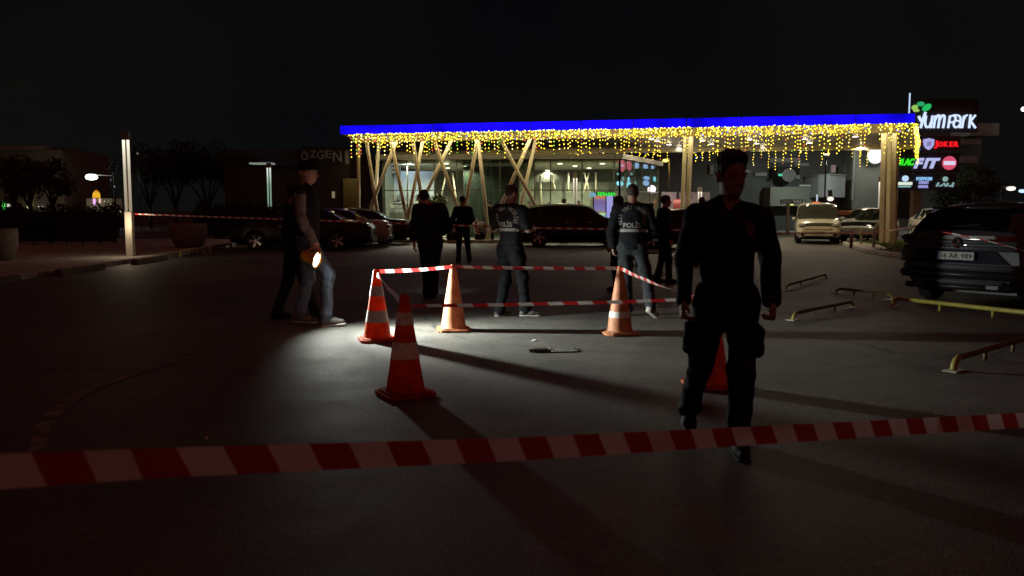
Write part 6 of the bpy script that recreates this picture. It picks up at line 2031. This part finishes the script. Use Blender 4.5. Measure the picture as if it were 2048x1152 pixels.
# 2 --- lantern man walking to the right
LM = at_z(618, 650); LM.z = 0
lant = person('tall man in dark vest and jeans carrying a lit yellow lantern', LM, -PI / 2, 2.02,
       pose=dict(hipR=(.09, 0, .915), kneeR=(.10, .24, .56), ankR=(.10, .21, .085), hipL=(-.09, 0, .915), kneeL=(-.09, -.02, .50), ankL=(-.10, -.13, .10),
                 shR=(.185, -.03, 1.425), elR=(.265, .005, 1.16), wrR=(.275, .125, .925), elL=(-.24, -.04, 1.15), wrL=(-.22, .02, .92)),
       top=C_SHIRT, vest=C_BLK, bottom=C_JEAN, shoes=M_SHOEG, sole=M_SOLE, sleeve='long', hem=.90, res=.009, hair_style='cap', hair=C_BLK, curlR=1.15, seed=2, skin=M_SKINP, foot=dict(R=(0, 1, .10), L=(0, 1, -.05)), head_pitch=-.1, dR=(0, .25, -1))
# 3 --- dark figure behind him
person('dark figure standing right behind the lantern man', (at_z(588, 640).x, at_z(588, 640).y + .1, 0), -PI / 2 + .5, 1.76,
       pose=dict(kneeR=(.10, .10, .50), ankR=(.12, .22, .085), kneeL=(-.12, -.06, .50), ankL=(-.14, -.22, .09), elR=(.29, -.10, 1.16)),
       top=C_BLK, bottom=C_BLK, shoes=M_SHOE, bulk=1.2, res=.012, seed=3, hair=M_HAIR)
# 4 --- police officer with printed back, arm out to the right
p4 = at_z(1024, 632)
o4 = person('police officer in short-sleeved shirt with POLIS print, arms bent', (p4.x - .02, p4.y, 0), -.62, 1.76,
       pose=dict(kneeR=(.13, .10, .50), ankR=(.175, .10, .085), kneeL=(-.10, .02, .50), ankL=(-.11, -.10, .085), elR=(.265, .03, 1.17), wrR=(.17, .30, 1.17), elL=(-.255, .0, 1.16), wrL=(-.12, .28, 1.15), shR=(.19, .0, 1.42)),
       top=C_POLO, bottom=C_TACT, shoes=M_SHOEG, sole=M_SOLE, sleeve='short', hem=.90, res=.009, bulk=1.15, seed=4, skin=M_SKINP, hair_style='shaved', hair=M_HAIRS, head_yaw=-.35, head_pitch=-.25, curlR=.8, foot=dict(R=(.9, .6, 0), L=(.25, 1, 0)), bulk_leg=1.1, collar=False)
back_print(o4, 'shirt', 1.335, .32)
# 5 --- police officer in jacket and grey trousers walking away
p5 = at_z(1262, 633)
o5 = person('police officer in dark printed jacket and grey trousers walking away', (p5.x, p5.y, 0), -.12, 1.77,
       pose=dict(kneeR=(.20, .04, .52), ankR=(.25, -.26, .16), kneeL=(-.07, .03, .50), ankL=(-.05, .06, .085), elR=(.29, .02, 1.15), wrR=(.22, .20, 1.05), elL=(-.275, -.03, 1.15), wrL=(-.25, .06, .93)),
       top=C_JACK, bottom=C_GREY, shoes=M_SHOEW, sole=M_SOLE, sleeve='long', hem=.90, res=.009, bulk=1.5, seed=5, skin=M_SKIN, hair_style='shaved', hair=M_HAIRS, head_yaw=-.15, head_pitch=-.2, foot=dict(R=(.6, .9, -.55), L=(0, 1, 0)), bulk_leg=1.08)
back_print(o5, 'jacket', 1.325, .35, mat('reflective_print_dim', (.24, .24, .23), .5, var=.1, scale=40))
# 6 --- big dark man looking left with a torch
p6 = at_z(862, 597)
o6 = person('broad dark man seen from behind, head bent left, torch before him', (p6.x, p6.y, 0), .18, 1.76,
       pose=dict(kneeR=(.05, .02, .50), ankR=(.045, .02, .085), kneeL=(-.06, .02, .50), ankL=(-.05, -.02, .085), elL=(-.27, -.02, 1.14), wrL=(-.26, .03, .90), elR=(.28, .04, 1.16), wrR=(.16, .22, 1.02), head=(-.10, .06, 1.62), nectop=(-.06, .03, 1.55)),
       top=C_BLK, bottom=C_BLK, shoes=M_SHOE, sleeve='three', hem=.80, bulk=2.1, bulk_leg=1.15, res=.010, seed=6, head_yaw=.4, head_pitch=-.35, hair_style='short')
# 7 --- far man in black
p7 = at_z(926, 525)
person('man in black with hands in front standing between the broad man and officer', (p7.x, p7.y, 0), .25, 1.76,
       pose=dict(kneeR=(.13, .02, .50), ankR=(.18, 0, .085), kneeL=(-.10, .02, .50), ankL=(-.12, 0, .085), elR=(.26, .0, 1.15), wrR=(.16, .17, 1.0), elL=(-.27, .0, 1.15), wrL=(-.18, .17, 1.0)),
       top=C_BLK, bottom=C_BLK, shoes=M_SHOE, bulk=1.4, res=.014, seed=7, fingers=False, head_yaw=-.5, hair_style='cap', hair=C_BLK)
# 8.. --- bystanders
p8 = at_y(980, 470, 36.0)
person('bystander in black on the pavement left of the police officer', (p8.x, 36.2, 0), .6, 1.80, top=C_BLK, bottom=C_BLK, shoes=M_SHOE, res=.016, fingers=False, seed=8)
p9 = at_z(1327, 566)
person('man in dark jacket in profile facing right behind the second officer', (p9.x, p9.y, 0), -PI / 2 + .15, 1.70,
       pose=dict(kneeR=(.10, .06, .50), ankR=(.10, .08, .085), kneeL=(-.10, .0, .50), ankL=(-.10, -.12, .085)), top=C_BLK, bottom=C_BLK, shoes=M_SHOE, bulk=1.4, res=.012, seed=9)
p10 = at_y(1402, 470, 21.0)
person('man mostly hidden behind the front man, head above his shoulder', (p10.x, 21.0, 0), -.5, 1.72, top=C_BLK, bottom=C_BLK, shoes=M_SHOE, res=.014, fingers=False, seed=10)
p11 = at_y(1238, 470, 15.0)
person('dark man half hidden left of the second officer', (p11.x, 15.0, 0), .9, 1.66, top=C_BLK, bottom=C_BLK, shoes=M_SHOE, res=.012, fingers=False, seed=11, bulk=1.3)
for i, (u, y, h, c, lb, rt) in enumerate(((1061, 37.0, 1.62, C_BLK, 'bystander behind the SUV nearest the officer\'s raised arm', 2.6), (1099, 37.1, 1.60, C_BLK, 'second bystander behind the SUV roof', 2.9), (1128, 35.6, 1.86, C_BROWN, 'tall bystander in brown standing behind the SUV roof', .5), (1157, 37.0, 1.66, C_BLK, 'bystander behind the SUV\'s windscreen', 3.3), (1302, 33.0, 1.66, C_BLK, 'bystander with only his head showing right of the second officer', 1.2))):
    q = at_y(u, 470, y)
    person(lb, (q.x, y, .12 if y > 36 else 0), rt, h, top=c, bottom=C_BLK, shoes=M_SHOE, res=.018, fingers=False, seed=20 + i, group='bystanders by the pavilion')

# ------------------------------------------------------------------ lantern in the tall man's hand
ws = 2.02 / 1.76
def lm_world(x, y, z):                # figure facing +x: local right is -y, local forward is +x
    return Vector((LM.x + y * ws, LM.y - x * ws, z * ws))
hand = lm_world(.275, .15, .845)
lan = thing('hand_lantern', 'yellow hand lantern with a glaring white lens held by the tall man', 'lantern', hand + Vector((-.02, -.02, -.12)))
aimv = Vector((.93, -.27, -.26)).normalized()
rotm = aimv.to_track_quat('Z', 'Y').to_matrix().to_4x4()
M_LY = mat('lantern_yellow', (.80, .46, .04), .4, var=.1)
def lan_part(mb, name, m, smooth=True):
    o = mb.build(name, m, lan, smooth); o.matrix_local = rotm; return o
lan_part(MB().lathe([(.03, -.16), (.055, -.15), (.065, -.10), (.07, -.03), (.085, .0), (.098, .03), (.10, .045), (.092, .05)], 24, capt=False), 'body', M_LY)
lan_part(MB().lathe([(.001, .020), (.05, .022), (.085, .030), (.090, .045)], 24, capb=False, capt=False), 'reflector', M_CHROME)
lan_part(MB().lathe([(.088, .030), (.088, .036)], 24), 'lens', emit_mat('lantern_lens', (1.0, .98, .90), 14.0, 'NONE'))
lan_part(MB().lathe([(.094, .040), (.103, .040), (.103, .056), (.094, .056)], 24, capb=False, capt=False), 'bezel', M_LY)
hm = MB(); hm.tube([(0, 0, .02), (0, 0, .12), (0, 0, .12)], .01, 6)
hl = hand - Vector(lan.location)
MB().tube([Vector((-.10, .05, .03)), Vector((-.08, .03, .09)) * 1.0, hl + Vector((-.05, .01, 0)), hl + Vector((.05, -.01, .005)), Vector((.08, -.04, .08)), Vector((.075, -.04, .05))], .012, 8).build('handle', M_LY, lan, True)
MB().tube([Vector((-.02, 0, -.09)), Vector((.0, -.01, -.16)), Vector((.02, -.01, -.24)), Vector((.035, -.02, -.27))], .005, 6).build('cord', mat('cord_grey', (.3, .32, .3), .6), lan, True)
lamp('lantern_light', 'SPOT', Vector(lan.location) + aimv * .13, 1120, (.95, 1.0, .90), .045, lan, Vector((.92, -.24, -.25)), 100, 1.0)
lamp('lantern_flood', 'SPOT', Vector(lan.location) + aimv * .13, 230, (.95, 1.0, .90), .045, lan, Vector((.80, -.27, -.52)), 136, 1.0)

# torch of the broad dark man
tor = thing('hand_torch', 'small torch in the broad dark man\'s hand throwing a pool of light', 'torch', (p6.x + .10, p6.y + .30, 1.0))
tm = Vector((.08, 1.0, -1.0)).normalized().to_track_quat('Z', 'Y').to_matrix().to_4x4()
for nm, prof, m in (('barrel', [(.015, -.08), (.017, -.07), (.017, .04), (.026, .06), (.028, .09), (.024, .09)], M_BLACK), ('lens', [(.023, .080), (.023, .084)], emit_mat('torch_lens', (1, 1, .95), 5, 'NONE'))):
    o = MB().lathe(prof, 14).build(nm, m, tor, True); o.matrix_local = tm
tgt = at_z(885, 581)
lamp('torch_light', 'SPOT', (p6.x + .14, p6.y + .42, .92), 16, (.85, .97, 1.0), .02, tor, tgt - Vector((p6.x + .14, p6.y + .42, .92)), 62, .9)
